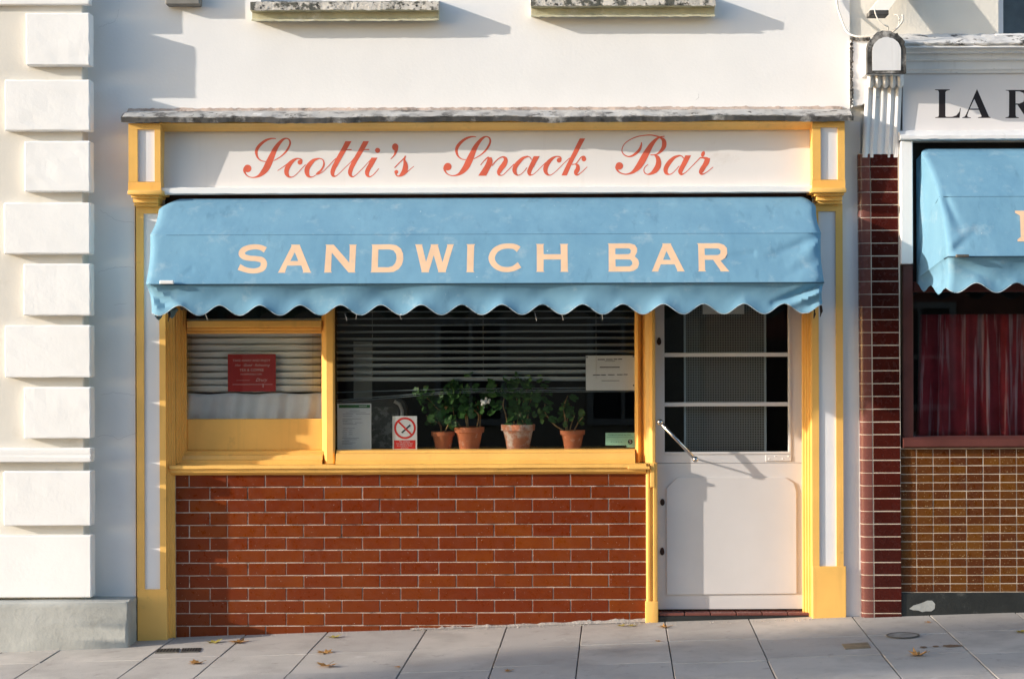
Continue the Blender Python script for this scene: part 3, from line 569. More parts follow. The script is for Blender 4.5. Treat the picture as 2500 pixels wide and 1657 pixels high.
script = [
 (Z1, Sg),
 (Z1, [('n', [(975,935,16),(1080,865,18),(1180,795,22),(1260,735,30)]), ('d', (1515,735,58)), ('n', [(1560,720,40),(1545,668,36),(1470,645,32),(1390,670,60),(1290,750,100),(1220,850,115),(1190,940,112),(1200,1020,92),(1250,1080,50),(1320,1090,24),(1390,1055,18),(1480,970,17),(1580,860,17),(1650,790,20)])]),
 (Z1, [('n', [(1980,642,26),(1860,680,70),(1770,760,105),(1700,860,118),(1680,950,115),(1700,1040,85),(1750,1085,45),(1820,1085,22),(1900,1040,18)]), ('n', [(1940,642,26),(2030,655,24),(2080,700,28),(2092,780,40),(2060,870,42),(2000,950,46),(1935,1000,56)]), ('n', [(1900,1015,50),(1960,1015,30),(2030,985,20),(2100,930,18),(2200,830,17),(2330,690,17),(2390,640,17)])]),
 (Z2, [('h', [(515,232,150),(435,380,140),(340,540,135),(250,700,130),(175,845,124)]), ('n', [(185,820,112),(150,900,110),(128,980,102),(140,1050,72),(185,1075,36),(240,1050,20),(330,970,17),(450,850,17),(560,745,17),(640,650,20)]), ('n', [(460,440,24),(590,437,26)])]),
 (Z2, [('h', [(940,232,142),(860,380,138),(765,540,132),(670,700,130),(595,845,122)]), ('n', [(605,820,110),(575,890,108),(552,970,102),(560,1045,72),(605,1085,38),(660,1070,22),(760,980,17),(880,860,17),(1000,730,17),(1080,640,20)]), ('n', [(885,437,24),(1015,433,26)])]),
 (Z2, [('h', [(1140,628,148),(1080,740,136),(1020,860,124)]), ('n', [(1025,835,110),(985,910,110),(960,985,102),(970,1050,72),(1015,1085,36),(1070,1070,22),(1150,1000,19),(1245,890,18)]), ('d', (1215,455,62))]),
 (Z2, [('d', (1640,375,76,88)), ('n', [(1672,410,84),(1648,500,62),(1610,580,32),(1530,665,18)])]),
 (Z2, [('n', [(1620,875,24),(1740,750,22),(1840,655,24),(1890,590,38)]), ('n', [(1880,600,30),(1858,680,44),(1880,770,92),(1885,850,122),(1862,950,130),(1810,1020,104),(1740,1070,42),(1680,1065,28),(1645,1010,42)]), ('d', (1665,975,48)), ('n', [(1890,1005,34),(1980,930,20),(2085,840,16)])]),
 (Z3, shift(Sg, -13, -28)),
 (Z3, [('n', [(1030,815,20),(1110,720,22),(1190,645,34),(1235,640,60)]), ('h', [(1255,630,84),(1250,720,140),(1222,810,160),(1170,900,170),(1070,1072,190)]), ('n', [(1305,835,28),(1380,740,26),(1470,660,26),(1560,622,36),(1625,655,76),(1632,720,102),(1590,810,122),(1520,900,118),(1475,980,102),(1472,1040,58),(1520,1065,26),(1580,1045,18),(1680,950,17),(1840,790,19)])]),
 (Z4, [('n', [(600,608,30),(480,650,65),(380,740,95),(300,840,105),(270,930,105),(290,1010,78),(340,1060,32),(400,1050,18),(480,990,17),(570,880,19)]), ('n', [(560,610,30),(640,630,22),(680,690,20)]), ('h', [(805,605,142),(745,720,132),(690,830,126),(668,880,122)]), ('n', [(675,860,108),(645,920,108),(625,985,104),(640,1050,62),(690,1055,26),(740,1030,18),(850,930,17),(970,810,19),(1030,755,22)])]),
 (Z4, [('d', (1345,705,58)), ('n', [(1392,690,38),(1370,632,34),(1290,615,30),(1200,650,60),(1110,730,95),(1040,830,112),(1015,920,108),(1030,1000,82),(1080,1055,44),(1140,1060,22),(1220,1010,17),(1340,900,17),(1480,760,17),(1600,650,20)])]),
 (Z4, [('h', [(1910,183,132),(1830,330,128),(1735,520,122),(1640,700,120),(1560,860,122),(1465,1072,130)]), ('d', (1940,680,56)), ('n', [(1978,668,36),(1945,615,34),(1870,640,28),(1800,730,25),(1740,795,25),(1650,808,20)]), ('n', [(1740,800,28),(1790,840,78),(1790,920,104),(1752,990,106),(1758,1045,68),(1810,1050,30),(1890,990,19),(2020,865,15)])]),
 (Z5, [('n', [(680,335,18),(675,400,38),(640,490,58),(570,565,55),(480,625,40),(400,640,28),(320,610,24),(270,550,20),(265,480,18),(310,380,18),(420,290,18),(580,220,20),(740,190,20),(870,182,22),(980,200,26),(1080,235,36),(1150,290,78),(1168,370,98),(1150,450,88),(1090,530,60),(1010,590,28),(940,605,22),(870,605,22)]), ('n', [(955,605,24),(1020,660,80),(1045,750,108),(1030,850,122),(970,940,108),(890,1000,60),(810,1022,26),(750,990,20),(728,930,18),(755,860,16),(820,810,14)]), ('n', [(1175,210,18),(1080,225,26),(990,280,58),(900,380,92),(830,490,116),(760,610,134),(690,740,140),(610,860,124),(510,960,72),(420,1005,36),(330,1018,26),(240,995,26),(175,950,34),(145,890,50)]), ('d', (205,840,80)), ('n', [(140,900,44),(140,850,44),(170,810,40)])]),
 (Z5, [('n', [(1510,620,30),(1390,660,60),(1290,750,92),(1215,860,98),(1195,940,92),(1215,1000,66),(1270,1025,28),(1340,1000,18),(1430,910,17),(1485,845,19)]), ('n', [(1470,622,30),(1540,635,24),(1590,690,22)]), ('h', [(1680,618,122),(1610,760,120),(1565,850,114)]), ('n', [(1572,830,100),(1535,900,102),(1510,965,96),(1530,1020,54),(1580,1010,24),(1650,960,17),(1780,830,17),(1940,665,22)])]),
 (Z5, [('d', (1995,590,38,64,.35)), ('n', [(1935,672,26),(2000,672,38),(2070,690,66),(2095,720,90)]), ('h', [(2095,680,110),(2060,790,124),(2000,880,120),(1985,910,118)]), ('n', [(2000,880,104),(1965,940,100),(1950,985,84),(1970,1018,46),(2020,1010,24),(2100,960,17),(2210,870,15)])]),
]
for (ox, oy, sc), strokes in script:
    mb = MB(); fn = lambda x, y, e: P(ox + x*sc, oy + y*sc, FD + e)
    for kind, v in strokes:
        if kind == 'd': disc(mb, v[0], v[1], v[2], fn, *(v[3:] if len(v) > 3 else ()))
        else: ribbon(mb, v, fn, kind == 'h')
    mb.build('letter', m_red, board)
# ---------------------------------------------------------------- awnings
def make_awning(rootlabel, prof, scal, folds, flat, group):
    """prof rows: (fy, d, fx_left, fx_right); fans back to a pivot on the wall"""
    piv = scal['pivot']; rt = thing('awning', P((prof[0][2]+prof[0][3])/2, piv, .0), rootlabel, 'awning', group)
    rowsv = []; nseg = [3, 4, 12, 20, 22]
    for i in range(len(prof)-1):
        for k in range(nseg[i]): rowsv.append((i, k/nseg[i]))
    rowsv.append((len(prof)-2, 1.0))
    NX = scal['nx']; us = [0, .004, .008, .013, .02, .03] + [.03 + .94*k/NX for k in range(1, NX)] + [.97, .98, .987, .992, .996, 1]
    grid = []
    for (i, t) in rowsv:
        a, b = prof[i], prof[i+1]; fy, d, xl, xr = [a[j] + (b[j] - a[j])*t for j in range(4)]
        bow = math.sin(math.pi*t); last = i == len(prof)-2; row = []
        xl += scal['nip']*bow*(1 if i > 1 else -.6); xr -= scal['nip']*bow*(1 if i > 1 else -.6)
        def front(u):
            fx = xl + (xr - xl)*u; dd = d; e = min(u, 1-u)*(xr - xl)/K; r = .045
            if e < r: dd -= (r - math.sqrt(max(0, r*r - (r-e)**2)))*.9
            yy = fy
            if last:
                dd -= .02*bow
                ph = (fx - scal['x0'])/scal['per']; hem = .5 - .5*math.cos(2*math.pi*ph); yy = fy + t*t*(hem**.95*scal['amp'] - scal['amp']*.0)
                dd += t*.010*math.sin(2*math.pi*ph*.5 + 1.0) + .006*math.sin(fx*.013)*t
            edge = max(0, 1 - min(abs(fx - xl), abs(xr - fx))/150)
            if flat:
                if i == 3: q_ = max(0, min(1, max(flat[0] - fx, fx - flat[1])/170)); dd -= .012*bow*q_*q_*(3 - 2*q_)
                elif i == 2: dd -= .006*bow*(1 + .5*math.sin(fx*.011))
                elif last: dd -= .006*bow*math.sin(fx*.021 + .8*math.sin(fx*.007))
            else: dd -= .008*bow
            for (x1, y1, x2, y2, am, wd) in folds:
                vx, vy = x2-x1, y2-y1; L2 = vx*vx + vy*vy; tt = max(0, min(1, ((fx-x1)*vx + (yy-y1)*vy)/L2)); px, py = x1+vx*tt, y1+vy*tt
                q = ((fx-px)**2 + (yy-py)**2)/(wd*wd)
                if q < 9: dd += am*math.exp(-q)*(1 - .75*tt)
            return P(fx, yy, dd)
        pl_ = P(xl, piv, .01); pr_ = P(xr, piv, .01); F0 = front(0); F1 = front(1)
        top_spread = .10
        W0 = Vector((F0.x + scal['tuck'], -.005, pl_.z + (F0.z - pl_.z)*(.12 if i > 1 else .12 + .8*(1 - (i + t)/2)))); W1 = Vector((F1.x - scal['tuck'], -.005, W0.z))
        if 'wallx' in scal: W0.x = scal['wallx']
        for k in range(12):
            s = k/12; q = W0.lerp(F0, s); q.x += math.sin(math.pi*s)*.012*bow
            if last: q.z -= .045*t*t*math.sin(math.pi*s*2)**2
            row.append(q)
        row += [front(u) for u in us]
        for k in range(1, 7):
            s = k/6; q = F1.lerp(W1, s); q.x -= math.sin(math.pi*s)*.012*bow; row.append(q)
        grid.append(row)
    mb = MB(); mb.grid(grid); can = mb.build('canopy', m_blue, rt, smooth=32)
    md = can.modifiers.new('thickness', 'SOLIDIFY'); md.thickness = .0015; md.offset = 0
    # seam along each rib, hem binding
    ri = 0
    for i in (1, 3, 4):
        ri = sum(nseg[:i]); r_ = grid[ri]; mb = MB(); mb.tube([p + Vector((0, -.0015, -.004)) for p in r_[11:-5:3]], .0034 if i == 4 else .0022 if i == 3 else .0015, 6); mb.build('rib_seam', m_seam, rt, smooth=True)
    mb = MB(); mb.tube([p + Vector((0, 0, .001)) for p in grid[-1][12:-6]], .0022, 5); mb.build('hem_binding', m_bind, rt, smooth=True)
    # folding frame behind: bars and arms
    for i in (3, 4):
        r_ = grid[sum(nseg[:i])]; pA, pB = r_[15] + Vector((0, .035, -.010)), r_[-10] + Vector((0, .035, -.010)); mb = MB(); W = P(0, piv, 0)
        pA.y = max(pA.y, r_[len(r_)//2].y + .014); pB.y = pA.y
        mb.tube([Vector((pA.x + .03, -.01, W.z)), pA + Vector((.03, 0, 0)), pB - Vector((.03, 0, 0)), Vector((pB.x - .03, -.01, W.z))], .009, 8); mb.build('frame_bar', m_iron, rt, smooth=True)
    return rt, grid
prof1 = [(483, .10, 440, 1962), (495.5, .18, 409, 1982), (509, .235, 389, 1993), (570, .45, 368, 2005), (690, .64, 357, 2012), (743, .63, 371, 2008)]
folds1 = [(2003, 578, 1880, 628, -.016, 9), (2003, 590, 1930, 650, .012, 9), (1985, 600, 1960, 680, .010, 12), (1990, 640, 1915, 680, -.008, 9), (2008, 697, 1890, 742, -.045, 9), (2006, 714, 1905, 756, .030, 10), (1990, 735, 1960, 765, -.016, 9),
          (362, 692, 440, 742, .022, 9), (366, 700, 420, 760, -.024, 9), (372, 735, 400, 765, .016, 8), (470, 655, 440, 675, -.005, 5), (1840, 620, 1760, 632, -.008, 6)]
aw, grid1 = make_awning('faded blue Dutch awning with SANDWICH BAR in peach capitals over the cafe window', prof1,
    dict(pivot=752, x0=438, per=98.5, amp=25, nx=430, nip=4, tuck=.02), folds1, (572, 1790), 'blue shop awnings')
# lettering painted on the flat middle panel
def on_panel(fx, fy, e=.0012): return P(fx, fy, .45 + .19*(fy - 570)/120 + e)
caps = [
 (570, 'S', 'n', [(582,208,112),(500,165,95),(400,150,92),(280,165,95),(185,210,105),(155,275,115),(200,330,105),(300,355,95),(420,365,95),(520,390,105),(555,460,115),(520,540,105),(420,580,92),(300,580,92),(200,555,95),(104,512,116)]),
 (570, 'A', [(1045,112),(1205,112),(1205,128),(1395,600),(1410,618),(1250,618),(1265,600),(1230,490),(975,490),(935,600),(940,618),(800,618),(815,605),(1055,140)], [[(1113,250),(1030,408),(1175,408)]]),
 (570, 'N', [(1665,115),(1815,115),(2095,440),(2105,140),(2095,115),(2230,115),(2220,140),(2195,600),(2210,618),(2080,618),(1780,260),(1765,600),(1780,618),(1635,618),(1645,600),(1680,140)], []),
 (890, 'D', [(130,115),(480,112),(580,130),(660,190),(700,280),(705,380),(680,480),(620,560),(530,610),(440,618),(110,618),(125,595),(145,140)], [[(255,205),(245,525),(440,525),(510,505),(560,450),(583,370),(575,290),(530,225),(460,205)]]),
 (890, 'W', [(915,115),(1050,115),(1045,135),(1115,430),(1205,140),(1200,115),(1340,115),(1330,140),(1412,440),(1500,140),(1490,115),(1620,115),(1608,140),(1470,600),(1475,620),(1330,620),(1335,600),(1255,310),(1165,600),(1170,620),(1025,620),(1035,600),(930,140)], []),
 (890, 'I', [(1845,115),(2005,115),(1985,140),(1970,600),(1990,620),(1835,620),(1850,600),(1860,140)], []),
 (1180, 'C', 'n', [(645,210,116),(560,160,97),(440,150,92),(320,170,95),(220,230,105),(165,320,112),(160,400,112),(210,490,105),(310,555,95),(430,575,92),(550,555,95),(658,490,116)]),
 (1180, 'H', [(955,115),(1105,115),(1090,140),(1095,300),(1405,300),(1400,140),(1385,115),(1540,115),(1525,140),(1530,600),(1545,618),(1390,618),(1405,600),(1405,395),(1095,395),(1090,600),(1110,618),(955,618),(970,600),(970,140)], []),
 (1480, 'B', [(35,110),(430,108),(520,135),(565,200),(560,270),(520,345),(580,400),(600,470),(575,550),(510,600),(430,618),(40,618),(50,595),(50,135)], [[(170,200),(170,305),(410,303),(445,280),(450,230),(415,200)], [(170,395),(175,525),(430,523),(475,490),(475,440),(435,400)]]),
 (1480, 'A', [(1015,112),(1180,112),(1175,135),(1410,600),(1425,618),(1280,618),(1290,600),(1240,490),(990,490),(945,600),(950,618),(820,618),(835,600),(1025,140)], [[(1095,250),(1030,408),(1172,408)]]),
 (1480, 'R', [(1640,112),(2040,110),(2130,140),(2185,200),(2190,300),(2150,380),(2070,430),(2215,605),(2230,620),(2065,620),(2070,605),(1935,410),(1785,410),(1790,600),(1810,618),(1660,618),(1675,600),(1665,135)], [[(1780,205),(1785,325),(2020,325),(2065,300),(2070,245),(2030,205)]]),
]
ZS = 320/2366
for ox, ch_, A_, B_ in caps:
    mb = MB()
    if A_ == 'n': ribbon(mb, B_, lambda x, y, e: on_panel(ox + x*ZS, 580 + y*ZS, .0012))
    else: mb.poly(A_, B_, lambda x, y: on_panel(ox + x*ZS, 580 + y*ZS))
    mb.build('letter', m_peach, aw)
mb = MB(); q = P(408, 686, .655); mb.box(q.x - .038, q.x + .038, q.y - .012, q.y + .01, q.z - .010, q.z + .010, .003); mb.build('clip', m_rail, aw)
for (x, y, l, r_) in ((385, 752, .045, .006), (2004, 748, .06, .008), (1988, 757, .05, .006), (412, 748, .075, .007)):
    q = P(x, y, .60); mb = MB(); mb.tube([q, q + Vector((.004, .004, -l*.5)), q + Vector((-.003, .0, -l))], [r_, r_*1.1, r_*.4], 6); mb.build('frayed_tie', m_dark, aw)
for (x, y, dx, l) in ((842, 768, .012, .03), (872, 765, -.006, .03), (1305, 765, .012, .04), (1372, 772, .008, .022), (1470, 772, .004, .02), (502, 768, .012, .025), (975, 770, .012, .02)):
    q = P(x, y, .60); mb = MB(); mb.tube([q + Vector((0, 0, .01)), q + Vector((dx*.6, 0, -l*.4)), q + Vector((dx, 0, -l))], .0011, 4); mb.build('loose_thread', m_cord, aw)

# ---------------------------------------------------------------- things behind the glass
def text(body, size, fx, fy, d, mt, par, shear=0, align='CENTER', name='print', sx=1.0):
    cu = bpy.data.curves.new('t', 'FONT'); cu.body = body; cu.size = size; cu.align_x = align; cu.align_y = 'CENTER'; cu.shear = shear; cu.resolution_u = 3
    to = bpy.data.objects.new('t', cu); COL.objects.link(to); bpy.context.view_layer.update()
    me = bpy.data.meshes.new_from_object(to.evaluated_get(bpy.context.evaluated_depsgraph_get())); bpy.data.objects.remove(to); bpy.data.curves.remove(cu)
    q = P(fx, fy, d); ro = root_of(par)
    for v in me.vertices: x, y = v.co.x*sx, v.co.y; v.co = Vector((q.x + x, -d, q.z + y)) - ro
    me.materials.clear(); me.materials.append(mt); me.name = name
    o = bpy.data.objects.new(name, me); COL.objects.link(o); o.parent = par; return o
def card(name, fx0, fy0, fx1, fy1, d, mt, label, cat, tilt=0):
    a = P(fx0, fy1, d); b = P(fx1, fy0, d); rt = thing(name, ((a.x+b.x)/2, -d, a.z), label, cat)
    mb = MB(); mb.box(a.x, b.x, -d, -d + .002, a.z, b.z); mb.build('sheet', mt, rt)
    return rt
def bars(par, lst, d, mt, name='print_line'):
    for (x0, y0, x1, y1) in lst: mb = MB(); mb.pbox(x0, y0, x1, y1, d, d - .0004); mb.build(name, mt, par)
# red poster
c = card('poster', 556, 862, 673, 953, -.213, m_poster, 'red card reading TAKE AWAY AND ENJOY hung in the smaller left window', 'poster')
e = -.2125
text('TAKE AWAY AND ENJOY', .0185, 614, 877.5, e, m_posterw, c, sx=1.06); text('Hot · Good · Refreshing', .020, 615, 889, e, m_posterw, c, shear=.45, sx=1.05)
text('TEA & COFFEE', .0215, 614, 901, e, m_posterw, c, sx=1.05); text('IN DISPOSABLE CUPS', .0135, 613, 911, e, m_posterw, c); text('Drury', .027, 637, 925, e, m_posterw, c, shear=.5)
bars(c, [(567, 935.3, 665, 936.3), (577, 925.4, 610, 926)], e, m_posterw)
bars(c, [(641, 934, 643, 943)], e + .0004, m_posterw)
# licence sheet
c = card('licence_sheet', 823, 983, 906, 1096, -.212, m_paper, 'white printed sheet with green heading band standing in the window', 'notice'); e = -.2115
bars(c, [(827, 986, 903, 994)], e, m_green); bars(c, [(876, 989.4, 895, 990.6)], e + .0005, m_paper)
ln = [(853,1000.3,878),(844,1004.6,893),(836,1008.3,862),(868,1008.3,903),(836,1013,860),(836,1020,882),(836,1024,860),(836,1026,848),(836,1029.5,861),(866,1029.5,885),(836,1033,870),(836,1043,866),(836,1048,846),(851,1048,860),(836,1053,846),(851,1053,860),(836,1058,846),(851,1058,860),(836,1063,846),(834,1067,876),(839,1070.5,871),(834,1074,852),(834,1078,868),(834,1081,860)]
bars(c, [(x0, y, x1, y + .9) for x0, y, x1 in ln], e, m_print)
# no smoking sign
c = card('no_smoking_sign', 957.5, 1014, 1017.5, 1096, -.213, m_paper, 'white and red no smoking sign with crossed cigarette standing on the sill', 'sign'); e = -.2125
cc = P(988, 1043.5, e); r1, r2 = 26.5/K*1.02, 21.6/K*1.02
mb = MB(); mb.grid([[Vector((cc.x + r*math.cos(t), cc.y, cc.z + r*math.sin(t))) for t in [2*math.pi*k/40 for k in range(41)]] for r in (r1, r2)]); mb.build('red_ring', m_signred, c, fix=False)
def bar(mb, a, b, wd, yy): 
    dx, dz = b[0]-a[0], b[1]-a[1]; l = math.hypot(dx, dz); nx, nz = -dz/l*wd/2, dx/l*wd/2
    mb.add([(a[0]+nx, yy, a[1]+nz), (b[0]+nx, yy, b[1]+nz), (b[0]-nx, yy, b[1]-nz), (a[0]-nx, yy, a[1]-nz)], [(0, 1, 2, 3)])
mb = MB(); bar(mb, (cc.x - r2*.74, cc.z + r2*.74), (cc.x + r2*.74, cc.z - r2*.74), .0105, cc.y - .0006); mb.build('red_slash', m_signred, c)
a, b = P(980, 1055, e), P(1001, 1036, e); mb = MB(); bar(mb, (a.x, a.z), (b.x, b.z), .0095, cc.y - .0003); mb.build('cigarette', m_printb, c)
mb = MB(); mb.pbox(961, 1073, 1013.5, 1094, e, e - .0004); mb.build('red_panel', m_signred, c)
for k, t in enumerate(('No smoking', 'It is against the law', 'to smoke in these', 'premises')): text(t, .0125, 987, 1076.2 + k*4.9, e + .0006, m_paper, c, sx=1.0)
# opening notice
c = card('opening_notice', 1430, 868, 1549, 953, -.212, m_paper, 'white paper notice with four short printed lines taped inside window beside the door', 'notice'); e = -.2115
bars(c, [(1459, 876.6, 1477, 878.6), (1479.5, 876.6, 1496, 878.6), (1498, 876.2, 1507, 878.2), (1509, 876, 1519, 878), (1476, 881.4, 1502, 882.3), (1464, 895.6, 1513, 897.8), (1447, 914.6, 1465, 916.6), (1467, 914.4, 1479, 916.4), (1484, 914, 1500, 916), (1506, 913.8, 1520, 915.8), (1522, 913.5, 1532, 915.5), (1468, 928.8, 1512, 930)], e, m_printb)
for q in ((1433, 872), (1546, 870.5), (1546.5, 941)): mb = MB(); mb.pbox(q[0]-1.6, q[1]-1.6, q[0]+1.6, q[1]+1.6, e + .001, e); mb.build('pin', m_printb, c)
# hygiene sticker
c = card('hygiene_rating_sticker', 1477.5, 1056.5, 1548.5, 1087, -.209, m_mint, 'pale green food hygiene rating sticker showing a black 5 at the window corner', 'sticker'); e = -.2085
mb = MB(); mb.pbox(1529, 1087.2, 1548.5, 1092, -.209, -.211); mb.build('sheet_tab', m_mint, c)
text('FOOD HYGIENE RATING', .0125, 1512, 1061.8, e, m_green, c); bars(c, [(1480, 1066.8, 1546, 1067.3)], e, m_green)
qq = P(1538, 1078.5, e); mb = MB(); mb.prism([(qq.x + .0145*math.cos(t), qq.z + .0145*math.sin(t)) for t in [2*math.pi*k/22 for k in range(22)]], -e - .0003, -e); mb.build('black_disc', m_printb, c); text('5', .026, 1538, 1078.3, e + .0008, m_paper, c, sx=1.1)
text('0  1  2  3  4', .0105, 1504, 1079, e, m_green, c, sx=1.3)
# blinds
def blind(fx0, fx1, ys, d, mt, label, tilts, cords, wd=.036):
    q0, q1 = P(fx0, 0, d).x, P(fx1, 0, d).x; zt = P(0, ys[0], d).z
    rt = thing('venetian_blind', ((q0+q1)/2, -d, P(0, ys[-1], d).z), label, 'blind')
    for y, t in zip(ys, tilts):
        z = P(0, y, d).z; mb = MB(); rr = []
        for k in range(5):
            s = (k/4 - .5); off = .0035*(1 - 4*s*s); yy = -d - s*wd*math.cos(t) + off*math.sin(t); zz = z + (-s*wd*math.sin(t) + off*math.cos(t))
            rr.append([Vector((q0 + (q1-q0)*i/6, yy, zz + .0016*math.sin(i*2.1 + y))) for i in range(7)])
        mb.grid(rr); o = mb.build('slat', mt, rt, smooth=True); md = o.modifiers.new('thickness', 'SOLIDIFY'); md.thickness = .0006
    mb = MB(); mb.box(q0, q1, -d - .018, -d + .018, zt + .03, zt + .055); mb.build('head_box', mt, rt)
    for cx in cords: x = P(cx, 0, d).x; mb = MB(); mb.tube([(x, -d - .0205, zt + .03), (x, -d - .0205, P(0, ys[-1], d).z)], .0011, 5); mb.build('cord', m_cord, rt)
    return rt, q0, q1
ys = [612 + 16.45*k for k in range(20)]
rt, q0, q1 = blind(822, 1548, ys, -.228, m_slat, 'half open grey venetian blind behind the large cafe window', [R(-(8 + 38*max(0, (k-8)/11))) for k in range(20)], (910, 1180, 1455))
for (ya, yb) in ((956, 948), (975, 953), (980, 957)):
    z0_, z1_ = P(0, ya, -.228).z, P(0, yb, -.228).z; mb = MB(); xm = q0 + (q1-q0)*.40
    mb.grid([[Vector((q0, .228 + s*.03, z0_ + s*.004)), Vector((xm, .228 + s*.03, z1_ + s*.004)), Vector((q1, .228 + s*.03, z1_ + s*.004 + .004))] for s in (-.5, 0, .5)]); o = mb.build('slat', m_slat, rt); md = o.modifiers.new('thickness', 'SOLIDIFY'); md.thickness = .0008
ys2 = [798 + 16.6*k for k in range(10)]
blind(452, 790, ys2, -.245, m_slat2, 'nearly closed pale venetian blind behind the red card', [R(-66)]*10, (470, 765), .045)
# half curtain
mb = MB(); rr = []
for j in range(9):
    y = 958 + j*9; row = []
    for i in range(61):
        u = i/60; dd = -.235 + .008*math.sin(u*23 + .4*math.sin(u*9)) + .006*math.sin(u*57 + j*.25) + (.012*math.exp(-((u-.06)/.05)**2) + .012*math.exp(-((u-.93)/.06)**2))*math.sin(j*.5); sag = 5*math.exp(-(u/.05)**2)*0
        row.append(P(455 + 333*u, y - (3*math.cos(u*2*math.pi*3) if j == 0 else 0)*.5, dd))
    rr.append(row)
mb.grid(rr); o = mb.build('cafe_curtain', m_net, smooth=True, label='short white half curtain along bottom of the left window', cat='curtain'); md = o.modifiers.new('thickness', 'SOLIDIFY'); md.thickness = .0012
# grey case behind the sheet
def rrect(x0, z0, x1, z1, r, n=5):
    out = []
    for cx, cz, a0 in ((x1-r, z1-r, 0), (x0+r, z1-r, 90), (x0, z0, 180), (x1, z0, 270)):
        if a0 < 180: out += [(cx + r*math.cos(R(a0 + 90*k/n)), cz + r*math.sin(R(a0 + 90*k/n))) for k in range(n+1)]
        else: out.append((cx, cz))
    return out
a, b = P(826, 1096, -.40), P(990, 973, -.40); rt = thing('display_case', ((a.x+b.x)/2, .45, a.z), 'grey round-cornered case with mottled front panel behind the printed sheet', 'case')
mb = MB(); mb.prism(rrect(a.x, a.z, b.x, b.z, .05), .40, .52); mb.build('body', m_case, rt, smooth=30)
a2, b2 = P(845, 1090, -.39), P(972, 992, -.39); mb = MB(); mb.prism(rrect(a2.x, a2.z, b2.x, b2.z, .02), .394, .40); mb.build('panel', m_mottle, rt)
mb = MB(); mb.tube([P(980, 1096, -.385), P(981, 1000, -.385), P(975, 985, -.385), P(962, 978, -.385)], .011, 8); mb.build('edge_trim', m_rail, rt, smooth=True)
# dim sheet hung further back
card('hanging_sheet', 863, 832, 908, 976, -.62, m_paperb, 'dim hanging paper sheet inside the cafe behind the blind', 'sheet')
# perforated screen behind door glass
a, b = P(1672, 1112, DD - .09), P(1868, 720, DD - .09); rt = thing('perforated_screen', ((a.x+b.x)/2, -DD + .09, a.z), 'grey perforated screen with pale edges behind the door glass', 'screen')
m_perf, n, pb = new_mat('perforated_metal'); pos = nd(n, 'ShaderNodeNewGeometry').outputs['Position']; vo = nd(n, 'ShaderNodeTexVoronoi'); vo.feature = 'F1'; vo.inputs['Randomness'].default_value = 0; vo.inputs['Scale'].default_value = 68
n.links.new(pos, vo.inputs['Vector']); c1 = mixc(n, ramp(n, vo.outputs['Distance'], .30, .34), (.008, .008, .008), (.17, .175, .17)); n.links.new(c1, pb.inputs['Base Color']); pb.inputs['Roughness'].default_value = .6
mb = MB(); mb.box(a.x, b.x, -DD + .092, -DD + .096, a.z, b.z); mb.build('sheet', m_perf, rt)
for xx in (a.x, b.x): mb = MB(); mb.box(xx - .006, xx + .006, -DD + .086, -DD + .098, a.z, b.z); mb.build('edge_strip', m_slat, rt)
card('door_notice', 1716, 728, 1817, 768, DD - .03, m_paper, 'white notice at the top of the door glass half hidden by the awning', 'notice')
